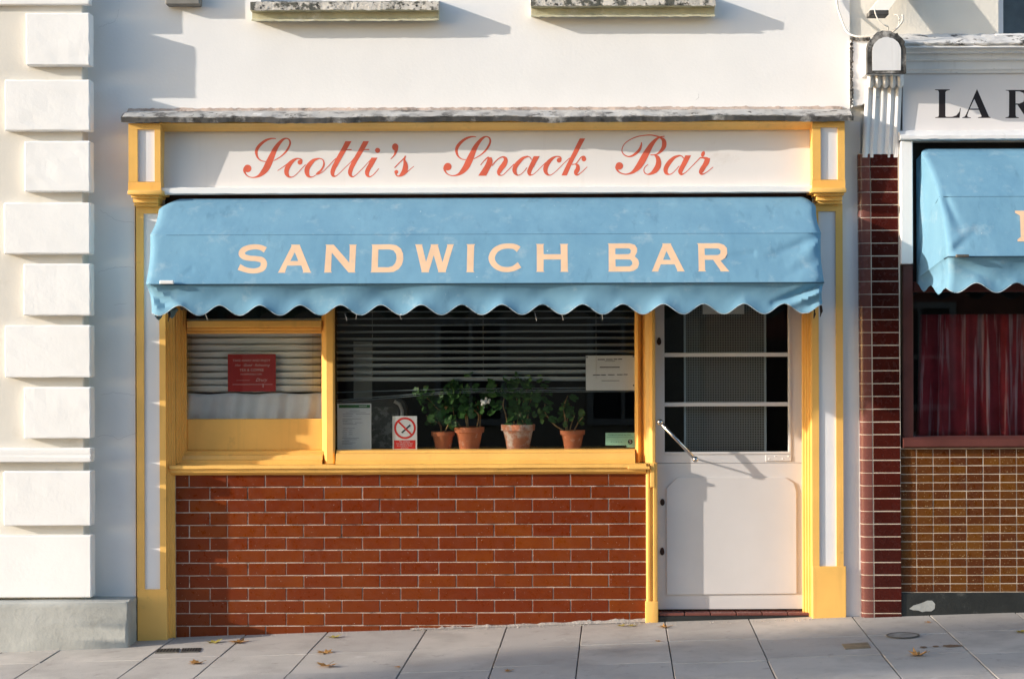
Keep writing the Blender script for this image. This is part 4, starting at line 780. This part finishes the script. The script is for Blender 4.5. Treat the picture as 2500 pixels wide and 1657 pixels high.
# geraniums
def leaf_mesh():
    mb = MB(); n = 18; vs = [Vector((0, 0, .004))]
    for k in range(n):
        t = 2*math.pi*k/n; r = 1.0 + .10*math.cos(7*t); 
        if k == 0: r = .25
        vs.append(Vector((r*math.cos(t), r*math.sin(t), .20*r*r*(1 + .35*math.sin(3*t)))))
    mb.add(vs, [(0, k+1, (k+1) % n + 1) for k in range(n)]); return mb.mesh('leaf', m_leaf, smooth=True, fix=False)
LM = leaf_mesh()
def plant(name, fx, rimy, rw, d, stems, nleaf, spread, label, mt, flower=None, lsize=.026, rimh=None):
    base = P(fx, 1094.5, d); base.z = P(0, 1096, -.30).z; hz = P(fx, rimy, d).z - base.z; r = rw/2/K*(D-d)/D
    rt = thing(name, base, label, 'potted plant', 'geraniums on the window sill'); rh = rimh or hz*.26
    mb = MB(); mb.lathe([(.001, .001), (r*.66, .001), (r*.88, hz - rh), (r*.885, hz - rh + .001), (r, hz - rh + .003), (r*1.03, hz), (r*.93, hz), (r*.90, hz - .02), (.001, hz - .02)], base); mb.build('pot', mt, rt, smooth=35)
    mb = MB(); mb.lathe([(.0005, hz - .012), (r*.9, hz - .015)], base); mb.build('soil', m_soil, rt)
    tips = []
    for st in stems:                                        # stems given in photo coordinates
        pts = [P(x, y, d + o_) for x, y, o_ in st]; c = [Vector(p) for p in cr([tuple(p) for p in pts], 5)]
        mb = MB(); mb.tube(c, [.0052*(1 - .6*i/len(c)) for i in range(len(c))], 6); mb.build('stem', m_stem, rt, smooth=True); tips += [c[-1]]*3 + c[len(c)//2:]
    rng = random.Random(fx)
    for k in range(nleaf):
        t = tips[rng.randrange(len(tips))]; off = Vector((rng.gauss(0, 1)*spread, rng.gauss(-.2, .7)*spread, rng.gauss(.25, .8)*spread)); p = t + off; s = lsize*rng.uniform(.6, 1.2)
        if p.z < base.z + hz*.85: p.z = base.z + hz*rng.uniform(.9, 1.3)
        p.y = min(max(p.y, .212), .226) if p.z > P(0, 965, d).z else min(max(p.y, .235), .5)
        o = inst(LM, 'leaf', p, rt, rot=(R(rng.uniform(20, 95)), R(rng.uniform(-45, 45)), R(rng.uniform(-60, 60))), scale=s)
        if k % 3 == 0: mb = MB(); mb.tube([t, (t + p)/2 + Vector((0, 0, .006)), p], .0013, 4); mb.build('leaf_stalk', m_leaf, rt)
    if flower:
        q = P(flower[0], flower[1], d + .05); fl = MB()
        for k in range(26): v = Vector((rng.gauss(0, 1), rng.gauss(0, .6), rng.gauss(0, 1)))*.012; fl.sphere(q + v, .0095, (1, .5, 1), 6)
        fl.build('flower', m_petal, rt, smooth=True)
    return rt
plant('geranium', 1081, 1052, 57, -.31, [[(1078, 1055, 0), (1072, 1030, .01), (1065, 1015, .02)], [(1085, 1055, 0), (1094, 1035, .02), (1100, 1022, .03)], [(1076, 1053, 0), (1074, 1035, .01), (1050, 1020, .02), (1040, 1012, .03)]], 24, .036, 'sparse geranium in a small terracotta pot, leftmost on the sill', m_terr)
plant('geranium', 1145, 1041, 72, -.30, [[(1122, 1045, 0), (1095, 1028, .04), (1084, 1018, .04), (1088, 998, .04), (1095, 985, .04), (1075, 1000, .04), (1055, 983, .04), (1042, 970, .04), (1030, 962, .03)], [(1128, 1044, 0), (1110, 1020, .02), (1105, 985, .03), (1112, 955, .02)], [(1142, 1044, 0), (1138, 1000, .03), (1125, 965, .03), (1118, 940, .02)], [(1163, 1044, 0), (1168, 1015, .03), (1160, 1003, .03), (1142, 990, .03), (1125, 987, .02)], [(1170, 1044, 0), (1172, 1010, .0), (1160, 980, .02)], [(1140, 1044, .02), (1136, 1020, .05), (1138, 1008, .05)]], 125, .040, 'bushy geranium with a white bloom in a reddish plastic pot', m_terr, flower=(1181, 981))
plant('geranium', 1264, 1035, 82, -.30, [[(1238, 1038, 0), (1234, 1010, .03), (1228, 990, .03), (1232, 965, .02)], [(1262, 1038, 0), (1265, 1000, .01), (1258, 960, .0)], [(1280, 1036, .02), (1272, 1018, .04), (1268, 1000, .04)], [(1285, 1038, 0), (1292, 990, .02), (1300, 965, .02)], [(1255, 1038, 0), (1250, 985, 0), (1240, 945, 0)], [(1270, 1038, 0), (1280, 970, 0), (1290, 940, 0)]], 90, .050, 'dark leafy geranium in a lime-stained terracotta pot with wide rim', m_terr2, lsize=.03)
plant('geranium', 1397, 1050, 60, -.30, [[(1376, 1050, .01), (1355, 1038, .03), (1335, 1015, .04), (1329, 1000, .04), (1330, 985, .04)], [(1382, 1052, 0), (1378, 1015, .02), (1375, 995, .02), (1386, 965, .02)], [(1390, 1052, 0), (1396, 1030, .03), (1402, 1015, .03)], [(1400, 1052, 0), (1412, 1030, .02), (1422, 1018, .03)], [(1384, 1052, 0), (1385, 1020, .0), (1395, 990, .0)]], 30, .034, 'straggly geranium in a terracotta pot, rightmost on the sill', m_terr)

# ---------------------------------------------------------------- right-hand neighbour
nb = thing('neighbour_building', P(2350, 1500, 0), 'neighbouring shop with LA R sign, maroon tiled pilaster and small ochre tiles', 'building')
mb = MB(); mb.pbox(2077.5, -330, 2440, 100, -.02, -.4); mb.pbox(2440, 86, 2850, 100, -.02, -.4); mb.pbox(2077.5, 100, 2202, 400, -.02, -.4); mb.pbox(2200, 100, 2850, 350, -.02, -.4); mb.build('wall', m_ncream, nb)
mb = MB(); mb.pbox(2440, -330, 2850, 86, -.16, -.165); wn = mb.build('window', m_glass, nb)
mb = MB(); mb.pbox(2446, -330, 2850, 86, -.26, -.265); mb.build('net_curtain', M('grey_net', (.16, .19, .22), .8, .15, 8, .2), wn)
mb = MB(); mb.pbox(2420, -340, 2780, 100, -.41, -.43); mb.build('backing', m_int, wn)
mb = MB(); mb.pbox(2438, -330, 2452, 86, -.05, -.2, .003); mb.build('frame', m_ywhite, wn)
mb = MB(); mb.pbox(2432, 86, 2850, 104, .06, -.1, .006); mb.build('sill', m_nwhite, wn)
# tiled pilaster
mb = MB(); mb.pbox(2127, 380, 2198, 1560, .0582, -.3); mb.pbox(2104, 380, 2127, 1560, .032, -.3); pil = mb.build('pilaster', m_grout, nb)
th = 31.2; s_ = (D-.06)/D/K
tile = MB().box(0, 66*s_, 0, .02, 0, 29.3*s_, .002).mesh('tile', m_maroon)
corner = MB(); pr = [(0, .06)]; rr_ = 22*s_
cp = [(0, .055)] + [(rr_ - rr_*math.cos(R(a)), .024 + .0 + (rr_*.55 - rr_*.55*math.sin(R(a)))*.9 - .024) for a in range(0, 91, 15)] + [(27*s_, .0), (27*s_, .055)]
h_ = 29.3*s_; nn = len(cp); corner.add([(x, y, 0) for x, y in cp] + [(x, y, h_) for x, y in cp], [tuple(range(nn)), tuple(range(2*nn-1, nn-1, -1))] + [(i, (i+1) % nn, (i+1) % nn+nn, i+nn) for i in range(nn)])
gc = []
for k_, lean in ((-1.0, 0), (36.5, 6)):
    p = P(2098 + lean, 409.5 - th + k_*th*.998 + 30, .06); gc.append([Vector((p.x + x + .0012, -.06 + y + .0014, p.z)) for x, y in cp])
core = MB(); n0 = len(cp); core.add(gc[0] + gc[1], [tuple(range(n0)), tuple(range(2*n0-1, n0-1, -1))] + [(i, (i+1) % n0, (i+1) % n0+n0, i+n0) for i in range(n0)]); core.build('corner_grout', m_grout, pil)
cmesh = corner.mesh('corner_tile', m_maroon2, smooth=40)  # lighter than the flat tiles: reflected sheen put into the colour
for k in range(37):
    fy = 409.5 - th + k*th*.998; lean = 6*(k/36)
    p = P(2127 + lean*1.1, fy + 30, .06); inst(tile, 'tile', (p.x, -.06 + random.gauss(0, .0006), p.z), pil, rot=(0, random.gauss(0, .002), 0))
    p = P(2098 + lean, fy + 30, .06); inst(cmesh, 'corner_tile', (p.x, -.06, p.z), pil)
# stall riser tiles
mb = MB(); mb.pbox(2196, 1095, 2850, 1452, .0380, -.3); ris = mb.build('stall_riser', m_grout, nb)
tw, thh = 40.7, 20.55; tm = MB().box(0, (tw-1.7)*s_, 0, .01, 0, (thh-1.7)*s_, .0015).mesh('tile', m_mosaic)
for r in range(17):
    for cidx in range(-1, 15):
        x0 = 2236.5 + tw*(cidx - 0) + .8; p = P(x0, 1447.5 - thh*r - .8, .04)
        if x0 < 2190: continue
        inst(tm, 'tile', (p.x, -.04 + random.gauss(0, .0005), p.z), ris, rot=(random.gauss(0, .004), random.gauss(0, .002), random.uniform(-.006, .006)))
pv = []; mb = MB(); mb.pbox(2193, 1449, 2850, 1560, .05, -.3, .006); mb.build('plinth', m_nblack, nb)
q = [(2218, 1488), (2228, 1480), (2248, 1474), (2262, 1468), (2274, 1468), (2281, 1476), (2280, 1488), (2272, 1494), (2258, 1494), (2250, 1496), (2240, 1492), (2226, 1491)]
mb = MB(); mb.prism([(P(x, y, .051).x, P(x, y, .051).z) for x, y in q], -.0515, -.049); mb.build('bare_patch', m_patch, nb)
mb = MB(); mb.pbox(2850.5, 340, 2955, 1560, .06, -.3, .006); mb.build('end_pilaster', m_maroon, nb)
mb = MB(); mb.pbox(2850.5, -330, 3800, 339, -.015, -.4); mb.pbox(2955.5, 339, 3800, 1560, -.015, -.4); mb.build('end_wall', m_ncream, nb)
# window frame, sill, glass, dark inside
mb = MB(); mb.pbox(2204, 648, 2230, 1070, .03, -.2, .004); mb.pbox(2230.5, 690, 2850, 715, -.02, -.2, .004); mb.build('window_frame', m_nbrown, nb)
mb = MB(); mb.ext_x([(.05, 1070), (.085, 1076), (.085, 1092), (.07, 1096), (-.2, 1096), (-.2, 1066), (-.03, 1066)], 2206, 2850, 1); mb.build('sill', m_nbrown, nb, smooth=30)
pane(2229, 714, 2850, 1068, -.06, nb)
mb = MB(); mb.pbox(2210, 640, 2870, 1120, -.9, -.95); mb.pbox(2196, 640, 2206, 1120, -.2, -.95); mb.pbox(2206, 1069, 2870, 1080, -.2, -.95); mb.pbox(2206, 640, 2870, 690, -.2, -.95); mb.build('interior', m_int, nb)
mb = MB(); rr = []
for j in range(17):
    v = j/16; row = []
    for i in range(181):
        u = i/180; fx = 2236 + 610*u; wv_ = math.sin(u*70 + .9*math.sin(u*21)) ; dd = -.15 + .030*wv_*(.45 + .55*v) + .008*math.sin(u*160)
        row.append(P(fx + 10*(1-v)*(1 if fx < 2300 else 0), 770 + 298*v, dd))
    rr.append(row)
mb.grid(rr); o = mb.build('window_curtain', m_curtain, smooth=True, label='pleated red and pink curtain inside the neighbouring shop window', cat='curtain'); md = o.modifiers.new('thickness', 'SOLIDIFY'); md.thickness = .0015
# fascia and cornice
NF = .04
mb = MB(); mb.pbox(2206, 180, 2850, 328, NF, -.02); nbo = mb.build('fascia_board', m_nboard, nb)
lets = [([(775,160),(1040,160),(1040,172),(975,190),(962,215),(958,640),(975,655),(1080,655),(1160,630),(1215,560),(1225,500),(1237,500),(1215,675),(775,675),(775,665),(830,655),(842,630),(845,210),(830,180),(775,172)], []),
        ([(1532,155),(1745,650),(1775,668),(1775,678),(1548,678),(1548,668),(1610,655),(1612,640),(1565,530),(1390,530),(1360,610),(1352,640),(1370,660),(1420,668),(1420,678),(1265,678),(1265,668),(1310,650),(1335,610)], [[(1483,335),(1400,510),(1560,510)]]),
        ([(2050,175),(2400,175),(2490,220),(2510,300),(2480,380),(2380,430),(2520,620),(2580,668),(2580,682),(2420,682),(2260,440),(2228,440),(2228,630),(2240,660),(2285,670),(2285,682),(2045,682),(2045,670),(2095,660),(2108,630),(2112,220),(2100,190),(2050,185)], [[(2228,200),(2228,420),(2300,420),(2370,390),(2395,310),(2370,230),(2300,200)]])]
for A_, H_ in lets: mb = MB(); mb.poly(A_, H_, lambda x, y: P(2180 + x*ZS, 200 + y*ZS, NF + .0004)); mb.build('letter', m_ink, nbo)
mb = MB(); mb.ext_x([(.20, 112), (.205, 119), (.17, 121), (.16, 130), (.12, 134), (.115, 148), (.085, 152), (.08, 172), (.06, 176), (.055, 182), (-.02, 182), (-.02, 104)], 2204, 2850, 1); mb.build('cornice', m_nwhite, nb, smooth=30)
mb = MB(); mb.ext_x([(.06, 90), (.19, 104), (.215, 108), (.21, 113), (.1, 114), (-.02, 86)], 2204, 2850, 60, lambda i, j, x: (random.gauss(0, .003), random.gauss(0, .0022))); mb.build('lead_flashing', m_nflash, nb, smooth=40)
mb = MB(); mb.ext_x([(.05, 322), (.10, 328), (.125, 334), (.125, 342), (.10, 346), (-.1, 346), (-.1, 322)], 2200, 2850, 60, lambda i, j, x: (random.gauss(0, .001), random.gauss(0, .0012))); mb.build('fascia_ledge', m_nwhite, nb, smooth=35)
mb = MB(); mb.pbox(2201, 347, 2230, 647, .10, -.1, .004); mb.build('side_post', m_rail, nb)
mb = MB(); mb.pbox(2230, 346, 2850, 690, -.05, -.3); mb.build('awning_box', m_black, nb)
# console: fluted shaft, scalloped collar, arched top with lead edge, side slab
def flutes(n_, x, r): return 0
mb = MB(); rr = []
for j in range(13):
    v = j/12; row = []
    xl = 2114 - 9*v; xr = 2205 - 8*v
    for i in range(65):
        u = i/64; f = abs(math.sin(math.pi*(u*5))); cen = .6 if .3 < u < .7 else 1
        dd = .062 - .012*v + .016*f*cen - (.06 if i in (0, 64) else 0); row.append(P(xl + (xr-xl)*u, 214 + 173*v, dd))
    rr.append(row)
mb.grid(rr); back = [[Vector((p.x, .0, p.z)) for p in rr[-1]], rr[-1]]; mb.grid(back)
cons = mb.build('console', m_nwhite, nb, smooth=35)
mb = MB(); rr = []
for j in range(9):
    v = j/8; row = []
    for i in range(65):
        u = i/64; f = abs(math.sin(math.pi*u*5)); dd = .105 + .05*math.sin(math.pi*min(1, v*.75 + .2))*(.45 + .55*f) - (.1 if i in (0, 64) else 0); row.append(P(2118 + 91*u, 180 + (30 + 8*f)*v, dd))
    rr.append(row)
mb.grid(rr); mb.build('collar', m_nwhite, cons, smooth=35)
def arch(x0, x1, yt, yb, n=16):
    cx = (x0+x1)/2; rx = (x1-x0)/2; ry = rx*.95; return [(x0, yb)] + [(cx - rx*math.cos(math.pi*k/n), yt + ry - ry*math.sin(math.pi*k/n)) for k in range(n+1)] + [(x1, yb)]
def arch_prism(x0, x1, yt, yb, d, back, jit=0):
    return [(P(x, y, d).x + random.gauss(0, jit), P(x, y, d).z + random.gauss(0, jit)) for x, y in arch(x0, x1, yt, yb, 26)]
mb = MB(); mb.prism(arch_prism(2123, 2211, 82, 179, .27, 0, .0016), -.27, .02); mb.build('arched_cap', m_nwhite, cons)
mb = MB(); mb.prism(arch_prism(2120, 2214, 78, 183, .285, 0, .003), -.285, -.235); edge = mb.build('lead_edge', m_lead, cons)
mb = MB(); mb.prism(arch_prism(2132, 2202, 94, 175, .288, 0, .0008), -.2885, -.28); mb.build('arched_face', m_nwhite, cons)
mb = MB(); mb.prism([(P(x, y, .05).x + random.gauss(0, .002), P(x, y, .05).z) for x, y in ((2082, 97), (2150, 97), (2150, 256), (2116, 250), (2110, 258), (2084, 262))], -.05, .02); mb.build('side_slab', m_nwhite, cons)
mb = MB(); mb.tube([P(2081 + random.gauss(0, 1), 96 + k*4.2, .052) for k in range(40)], [.006 + abs(random.gauss(0, .004)) for k in range(40)], 5); mb.build('lead_strip', m_lead, cons)
mb = MB(); mb.tube([P(2081 + k*3, 97 + random.gauss(0, .6), .054) for k in range(16)], [.012 + abs(random.gauss(0, .004)) for k in range(16)], 5); mb.build('lead_strip', m_lead, cons)
# strut above
a, b = P(2145, 32, .16), P(2215, -55, .02); mb = MB()
vs = []
for c_, hw in ((a, .052), (b, .052)):
    for dx, dy in ((-hw, -hw), (hw, -hw), (hw, hw), (-hw, hw)): vs.append((c_.x + dx, c_.y + dy, c_.z + (0.026 if dy < 0 else -.026)*0))
mb.add(vs, [(0, 3, 2, 1), (4, 5, 6, 7), (0, 1, 5, 4), (1, 2, 6, 5), (2, 3, 7, 6), (3, 0, 4, 7)]); st_ = mb.build('bracket_strut', m_ncream, nb)
mb = MB(); mb.box(a.x - .054, a.x + .054, a.y - .054, a.y + .054, a.z - .028, a.z + .0, .003); mb.build('strut_foot', m_lead, st_)
# second awning
prof2 = [(366, .06, 2262, 2800), (374, .13, 2252, 2815), (388, .18, 2254, 2825), (482, .42, 2290, 2835), (628, .64, 2312, 2845), (694, .62, 2310, 2840)]
folds2 = [(2310, 490, 2350, 570, -.014, 10), (2318, 624, 2385, 565, -.012, 10), (2325, 600, 2372, 560, .010, 9), (2318, 634, 2430, 690, -.014, 10)]
aw2, grid2 = make_awning('faded blue awning of the neighbouring shop at right edge with scalloped hem', prof2, dict(pivot=690, x0=2385, per=99, amp=24, nx=170, nip=3, tuck=.02, wallx=P(2238, 0, 0).x), folds2, None, 'blue shop awnings')
mb = MB(); q = P(2350, 628, .655); mb.box(q.x - .035, q.x + .035, q.y - .012, q.y + .008, q.z - .008, q.z + .008, .003); mb.build('clip', m_iron, aw2)
def onp2(x, y): 
    t = (y - 482)/(628 - 482); return P(x, y, .42 + .22*t - .008*math.sin(math.pi*t) + .004)
mb = MB(); mb.poly([(2479, 518), (2560, 518), (2560, 528), (2520, 530), (2520, 584), (2530, 590), (2530, 593), (2485, 593), (2485, 588), (2493, 582), (2491, 530), (2479, 523)], [], onp2); mb.build('letter', m_peach, aw2)

# ---------------------------------------------------------------- cables and small things up on the wall
def cable(label, pts, r):
    mb = MB(); mb.tube([Vector(c) for c in cr([tuple(P(*p)) for p in pts], 6)], r, 6); return mb.build('cable', m_cable, smooth=True, label=label, cat='cable', group='loose cables beside the arched console')
cable('white cable hanging down wall to the arched console at top right', [(2043, -60, .01), (2046, 10, .02), (2055, 45, .05), (2070, 80, .10), (2090, 91, .15), (2115, 92, .17), (2140, 88, .17)], .0062)
cable('thin cable curling from the dark strut foot to the arched console', [(2137, 22, .24), (2141, 40, .25), (2150, 56, .25), (2162, 65, .25), (2170, 68, .24), (2170, 78, .22)], .0035)
cable('pale cable looping up right of the arched console into splayed ends', [(2150, 92, .15), (2172, 86, .20), (2185, 78, .22), (2196, 68, .22), (2205, 55, .22), (2206, 40, .21)], .006)
cable('short splayed cable end above the arched console', [(2196, 66, .22), (2198, 50, .22), (2194, 40, .22), (2186, 40, .21)], .0035)
mb = MB(); mb.pbox(406, -60, 490, 9, .075, 0, .006); mb.build('wall_box', M('grey_wall_box', (.20, .19, .17), .7, .1, 10, .2), label='small grey box fixed high on the white wall, cut by the top edge', cat='box')

# ---------------------------------------------------------------- things on the pavement
def fallen(fx, fy, size, rz, label, mt=None, curl=.35):
    lobes = [(0, -.25), (.12, -.12), (.42, -.30), (.40, -.06), (.75, .02), (.46, .18), (.52, .52), (.22, .36), (0, .85), (-.22, .38), (-.55, .50), (-.45, .16), (-.78, 0), (-.40, -.08), (-.40, -.32), (-.12, -.12)]
    rng = random.Random(int(fx*7 + fy)); vs = [Vector((0, .08, .02))]; ca, sa = math.cos(rz), math.sin(rz)
    for x, y in lobes: vs.append(Vector((x*rng.uniform(.85, 1.1), y*rng.uniform(.85, 1.1), curl*(x*x*1.0 + .35*(y-.1)**2)*rng.uniform(.5, 1.4) + rng.uniform(0, .05))))
    size *= 1.5; p = G(fx, fy); zmin = min(v.z for v in vs)
    vs = [Vector((p.x + (v.x*ca - v.y*sa)*size, p.y + (v.x*sa + v.y*ca)*size, g(p.x + (v.x*ca - v.y*sa)*size, -p.y - (v.x*sa + v.y*ca)*size) + .0045 + (v.z - zmin)*size)) for v in vs]
    mb = MB(); mb.add(vs, [(0, k, k+1) for k in range(1, 16)] + [(0, 16, 1)])
    b0 = vs[1]; mb.tube([b0, b0 + Vector((-sa*-.25, ca*-.25, .06))*size, b0 + Vector((-sa*-.5, ca*-.5, .10))*size], .0012, 4)
    return mb.build('fallen_leaf', mt or m_fall, smooth=20, label=label, cat='leaf', group='fallen leaves on the pavement', fix=False)
fallen(520, 1567, .050, .4, 'green-brown fallen leaf against the brick base, left of its pair', m_fallg)
fallen(583, 1566, .055, 1.2, 'curled tan fallen leaf against the brick base, right of its pair')
fallen(480, 1616, .048, 2.2, 'small tan fallen leaf, leftmost on the open paving slabs')
fallen(792, 1593, .052, .9, 'pale tan fallen leaf just above the darker orange leaf')
fallen(796, 1624, .060, 2.7, 'dark orange fallen leaf near the bottom edge of the picture', None, .5)
fallen(812, 1555, .042, .2, 'yellow-green fallen leaf tucked below the middle of the brick base', m_fallg)
fallen(968, 1628, .020, .8, 'tiny brown leaf scrap on the joint right of the orange leaf')
fallen(1240, 1638, .024, 1.9, 'tiny brown leaf lying alone near bottom centre')
fallen(1604, 1567, .020, .5, 'tiny tan leaf on the slabs below the door post')
fallen(1514, 1529, .030, .3, 'yellow leaf against brick base, left of two by the door post', m_fallg)
fallen(1541, 1529, .026, 1.3, 'yellow leaf against brick base, right of two by the door post', m_fallg)
fallen(1622, 1532, .040, 1.7, 'flat tan leaf lying against the door step corner')
fallen(2243, 1602, .056, 2.0, 'curled tan leaf on the shaded slabs at lower right', None, .55)
fallen(2263, 1523, .022, .7, 'small dark leaf near the black plinth at right')
fallen(2494, 1547, .036, .7, 'yellow-green leaf at the far right edge of pavement', m_fallg)
rg = random.Random(11); grit = MB()
for k in range(420):
    fx = rg.choice((rg.uniform(1000, 1600), rg.uniform(1560, 2110), rg.uniform(420, 1600))); x = P(fx, 0, 0).x; dd = (.052 if fx > 1600 else .0) + abs(rg.gauss(0, .022)); r_ = rg.uniform(.0012, .0042)
    c_ = Vector((x, -dd, g(x, dd) + r_*.6 + .002)); v_ = [c_ + Vector((rg.uniform(.6, 1.2)*a_*r_, rg.uniform(.6, 1.2)*b_*r_, rg.uniform(.5, 1)*c2*r_)) for a_, b_, c2 in ((1, 0, 0), (-1, 0, 0), (0, 1, 0), (0, -1, 0), (0, 0, 1), (0, 0, -1))]
    grit.add(v_, [(0, 2, 4), (2, 1, 4), (1, 3, 4), (3, 0, 4), (2, 0, 5), (1, 2, 5), (3, 1, 5), (0, 3, 5)])
grit.build('grit', M('pale_grit', (.40, .37, .33), .9, .3, 60, 0), label='pale crumbs of mortar and grit along the foot of the shopfront', cat='grit', kind='stuff')
m_rust = M('rust_stain', (.17, .11, .07), .8, .25, 40, .2, 100, .002, .2)
for (fx, fy, rx, ry) in ((2252, 1583, 9, 2.2), (2282, 1581, 9, 2), (2322, 1580, 26, 3.2)):
    p_ = [G(fx + rx*math.cos(t)*rg.uniform(.8, 1.1), fy + ry*math.sin(t)*rg.uniform(.8, 1.1)) + Vector((0, 0, .0035)) for t in [2*math.pi*k/18 for k in range(18)]]
    mb = MB(); mb.add(p_, [tuple(range(18))]); mb.build('rust_stain', m_rust, pave)
def cover_quad(name, q, mt, label, cat, slots=0):
    p = [G(*c) for c in q]; rt = thing(name, (p[0] + p[1] + p[2] + p[3])/4, label, cat)
    mb = MB(); up = [c + Vector((0, 0, .0045)) for c in p]; lo = [c - Vector((0, 0, .006)) for c in p]; mb.add(up + lo, [(0, 1, 2, 3)] + [(k, k+4, (k+1) % 4+4, (k+1) % 4) for k in range(4)]); mb.build('plate', mt, rt)
    for i in range(slots):
        u0, u1 = (i + .25)/slots, (i + .7)/slots; f = lambda u, v: up[0].lerp(up[1], u).lerp(up[3].lerp(up[2], u), v) + Vector((0, 0, .002))
        mb = MB(); mb.add([f(u0, .12), f(u1, .12), f(u1, .88), f(u0, .88)], [(0, 1, 2, 3)]); mb.build('slot', m_black, rt)
    return rt
cover_quad('drain_grating', [(384, 1581), (437, 1580), (432, 1590), (376, 1591)], m_iron, 'slotted iron grating by the left pilaster, left of two', 'grating', 7)
cover_quad('drain_grating', [(443, 1580), (490, 1579), (484, 1589), (438, 1590)], m_iron, 'slotted iron grating by the left pilaster, right of two', 'grating', 7)
cover_quad('access_cover', [(2053, 1575), (2116, 1571), (2124, 1584), (2062, 1587)], M('worn_brass_cover', (.22, .18, .12), .6, .2, 20, .5, 60, .003, .4, metal=.3), 'small rectangular worn metal cover set in the right-hand slabs', 'cover')
c0 = G(2202, 1554); cx_ = (G(2243, 1554) - G(2160, 1554)).length/2; cy_ = (G(2202, 1562) - G(2202, 1546)).length/2
rt = thing('round_cover', c0, 'round iron stopcock cover in paving before the neighbouring shop', 'cover')
ring = lambda s, z: [Vector((c0.x + cx_*s*math.cos(t), c0.y + cx_*.95*s*math.sin(t), g(c0.x + cx_*s*math.cos(t), -c0.y) + z)) for t in [2*math.pi*k/32 for k in range(33)]]
mb = MB(); mb.grid([ring(1, .003), ring(.985, .0065), ring(.9, .0065), ring(.88, .0045)]); mb.build('rim', m_iron, rt, smooth=True)
mb = MB(); mb.add([p for p in ring(.875, .0050)[:-1]], [tuple(range(32))]); mb.build('lid', M('worn_cover_lid', (.26, .25, .23), .7, .2, 25, .8, 120, .004), rt)

# ---------------------------------------------------------------- across the street: houses that show in the glass, and a street tree out of frame
def house(x0, x1, d, h, wallm, label, nwin, storeys):
    y = -d; rt = thing('terrace_house', ((x0+x1)/2, y, g((x0+x1)/2, d) - .2), label, 'house'); zb = g(x0, d) - .6
    mb = MB(); mb.box(x0, x1, y - 7, y, zb, h); mb.build('wall', wallm, rt)
    mb = MB(); mb.add([(x0-.1, y+.2, h), (x1+.1, y+.2, h), (x1+.1, y-3.5, h+2.2), (x0-.1, y-3.5, h+2.2), (x0-.1, y-7.2, h), (x1+.1, y-7.2, h)], [(0, 1, 2, 3), (3, 2, 5, 4), (0, 3, 4), (1, 5, 2)]); mb.build('roof', m_oppr, rt)
    for s in range(storeys):
        for i in range(nwin):
            wx = x0 + (x1-x0)*(i + .5)/nwin; z = zb + 1.5 + s*2.9
            if s == 0 and i == 0:
                mb = MB(); mb.box(wx - .45, wx + .45, y + .002, y + .05, zb, zb + 2.6); mb.build('door', m_dark, rt); continue
            mb = MB(); mb.box(wx - .5, wx + .5, y + .004, y + .03, z, z + 1.6); wi = mb.build('window', m_black, rt)
            mb = MB()
            for q in ((wx-.58, wx-.48, z-.06, z+1.68), (wx+.48, wx+.58, z-.06, z+1.68), (wx-.48, wx+.48, z-.06, z+.04), (wx-.48, wx+.48, z+1.58, z+1.68), (wx-.48, wx+.48, z+.77, z+.83), (wx-.03, wx+.03, z+.04, z+.77), (wx-.03, wx+.03, z+.83, z+1.58)): mb.box(q[0], q[1], y + .031, y + .07, q[2], q[3])
            mb.build('frame', m_oppf, wi)
house(-13.5, -5.2, 17.5, 6.6, m_oppb, 'red brick terrace house with white sash windows across the street at left', 3, 2)
house(-5.1, 2.3, 17.5, 7.2, m_oppw, 'yellow stock brick terrace house directly across the street', 3, 2)
house(2.4, 11.5, 17.5, 6.4, m_oppb, 'red brick terrace house with white sash windows across the street at right', 4, 2)
def tree(x, d, cz, rx, ry, rz, label):
    z0 = g(x, d) - .15; rt = thing('street_tree', (x, -d, z0), label, 'tree'); rng = random.Random(3)
    mb = MB(); mb.tube([(x, -d, z0 - .1), (x + .03, -d, z0 + 1.5), (x - .02, -d + .04, cz - .5), (x, -d, cz)], [.15, .11, .085, .05], 10)
    for k in range(9):
        t = k/9*6.28; mb.tube([(x, -d, cz - .7 + .05*k), (x + rx*.4*math.cos(t), -d + ry*.4*math.sin(t), cz - .2), (x + rx*.85*math.cos(t), -d + ry*.85*math.sin(t), cz + rng.uniform(-.3, .4)*rz)], [.05, .03, .01], 6)
    mb.build('trunk', m_bark, rt, smooth=True)
    cl = [(rng.gauss(0, .5), rng.gauss(0, .5), rng.gauss(0, .5)) for _ in range(70)]; cl = [c for c in cl if c[0]**2 + c[1]**2 + c[2]**2 < 1.0]; vs = []; fs = []
    for k in range(4200):
        c = rng.choice(cl); p = Vector((x + (c[0] + rng.gauss(0, .14))*rx, -d + (c[1] + rng.gauss(0, .14))*ry, cz + (c[2] + rng.gauss(0, .16))*rz))
        u = Vector((rng.gauss(0, 1), rng.gauss(0, 1), rng.gauss(0, 1))).normalized(); v = u.orthogonal().normalized(); s = rng.uniform(.05, .09); n = len(vs)
        vs += [p - u*s, p + v*s*.6, p + u*s, p - v*s*.6]; fs.append((n, n+1, n+2, n+3))
    m = MB(); m.add(vs, fs); m.build('crown', m_treeleaf, rt, fix=False)
tree(-36.6, 12.3, 11.30, 2.4, .55, .55, 'tall street tree with yellowing leaves far beyond the left edge of view')
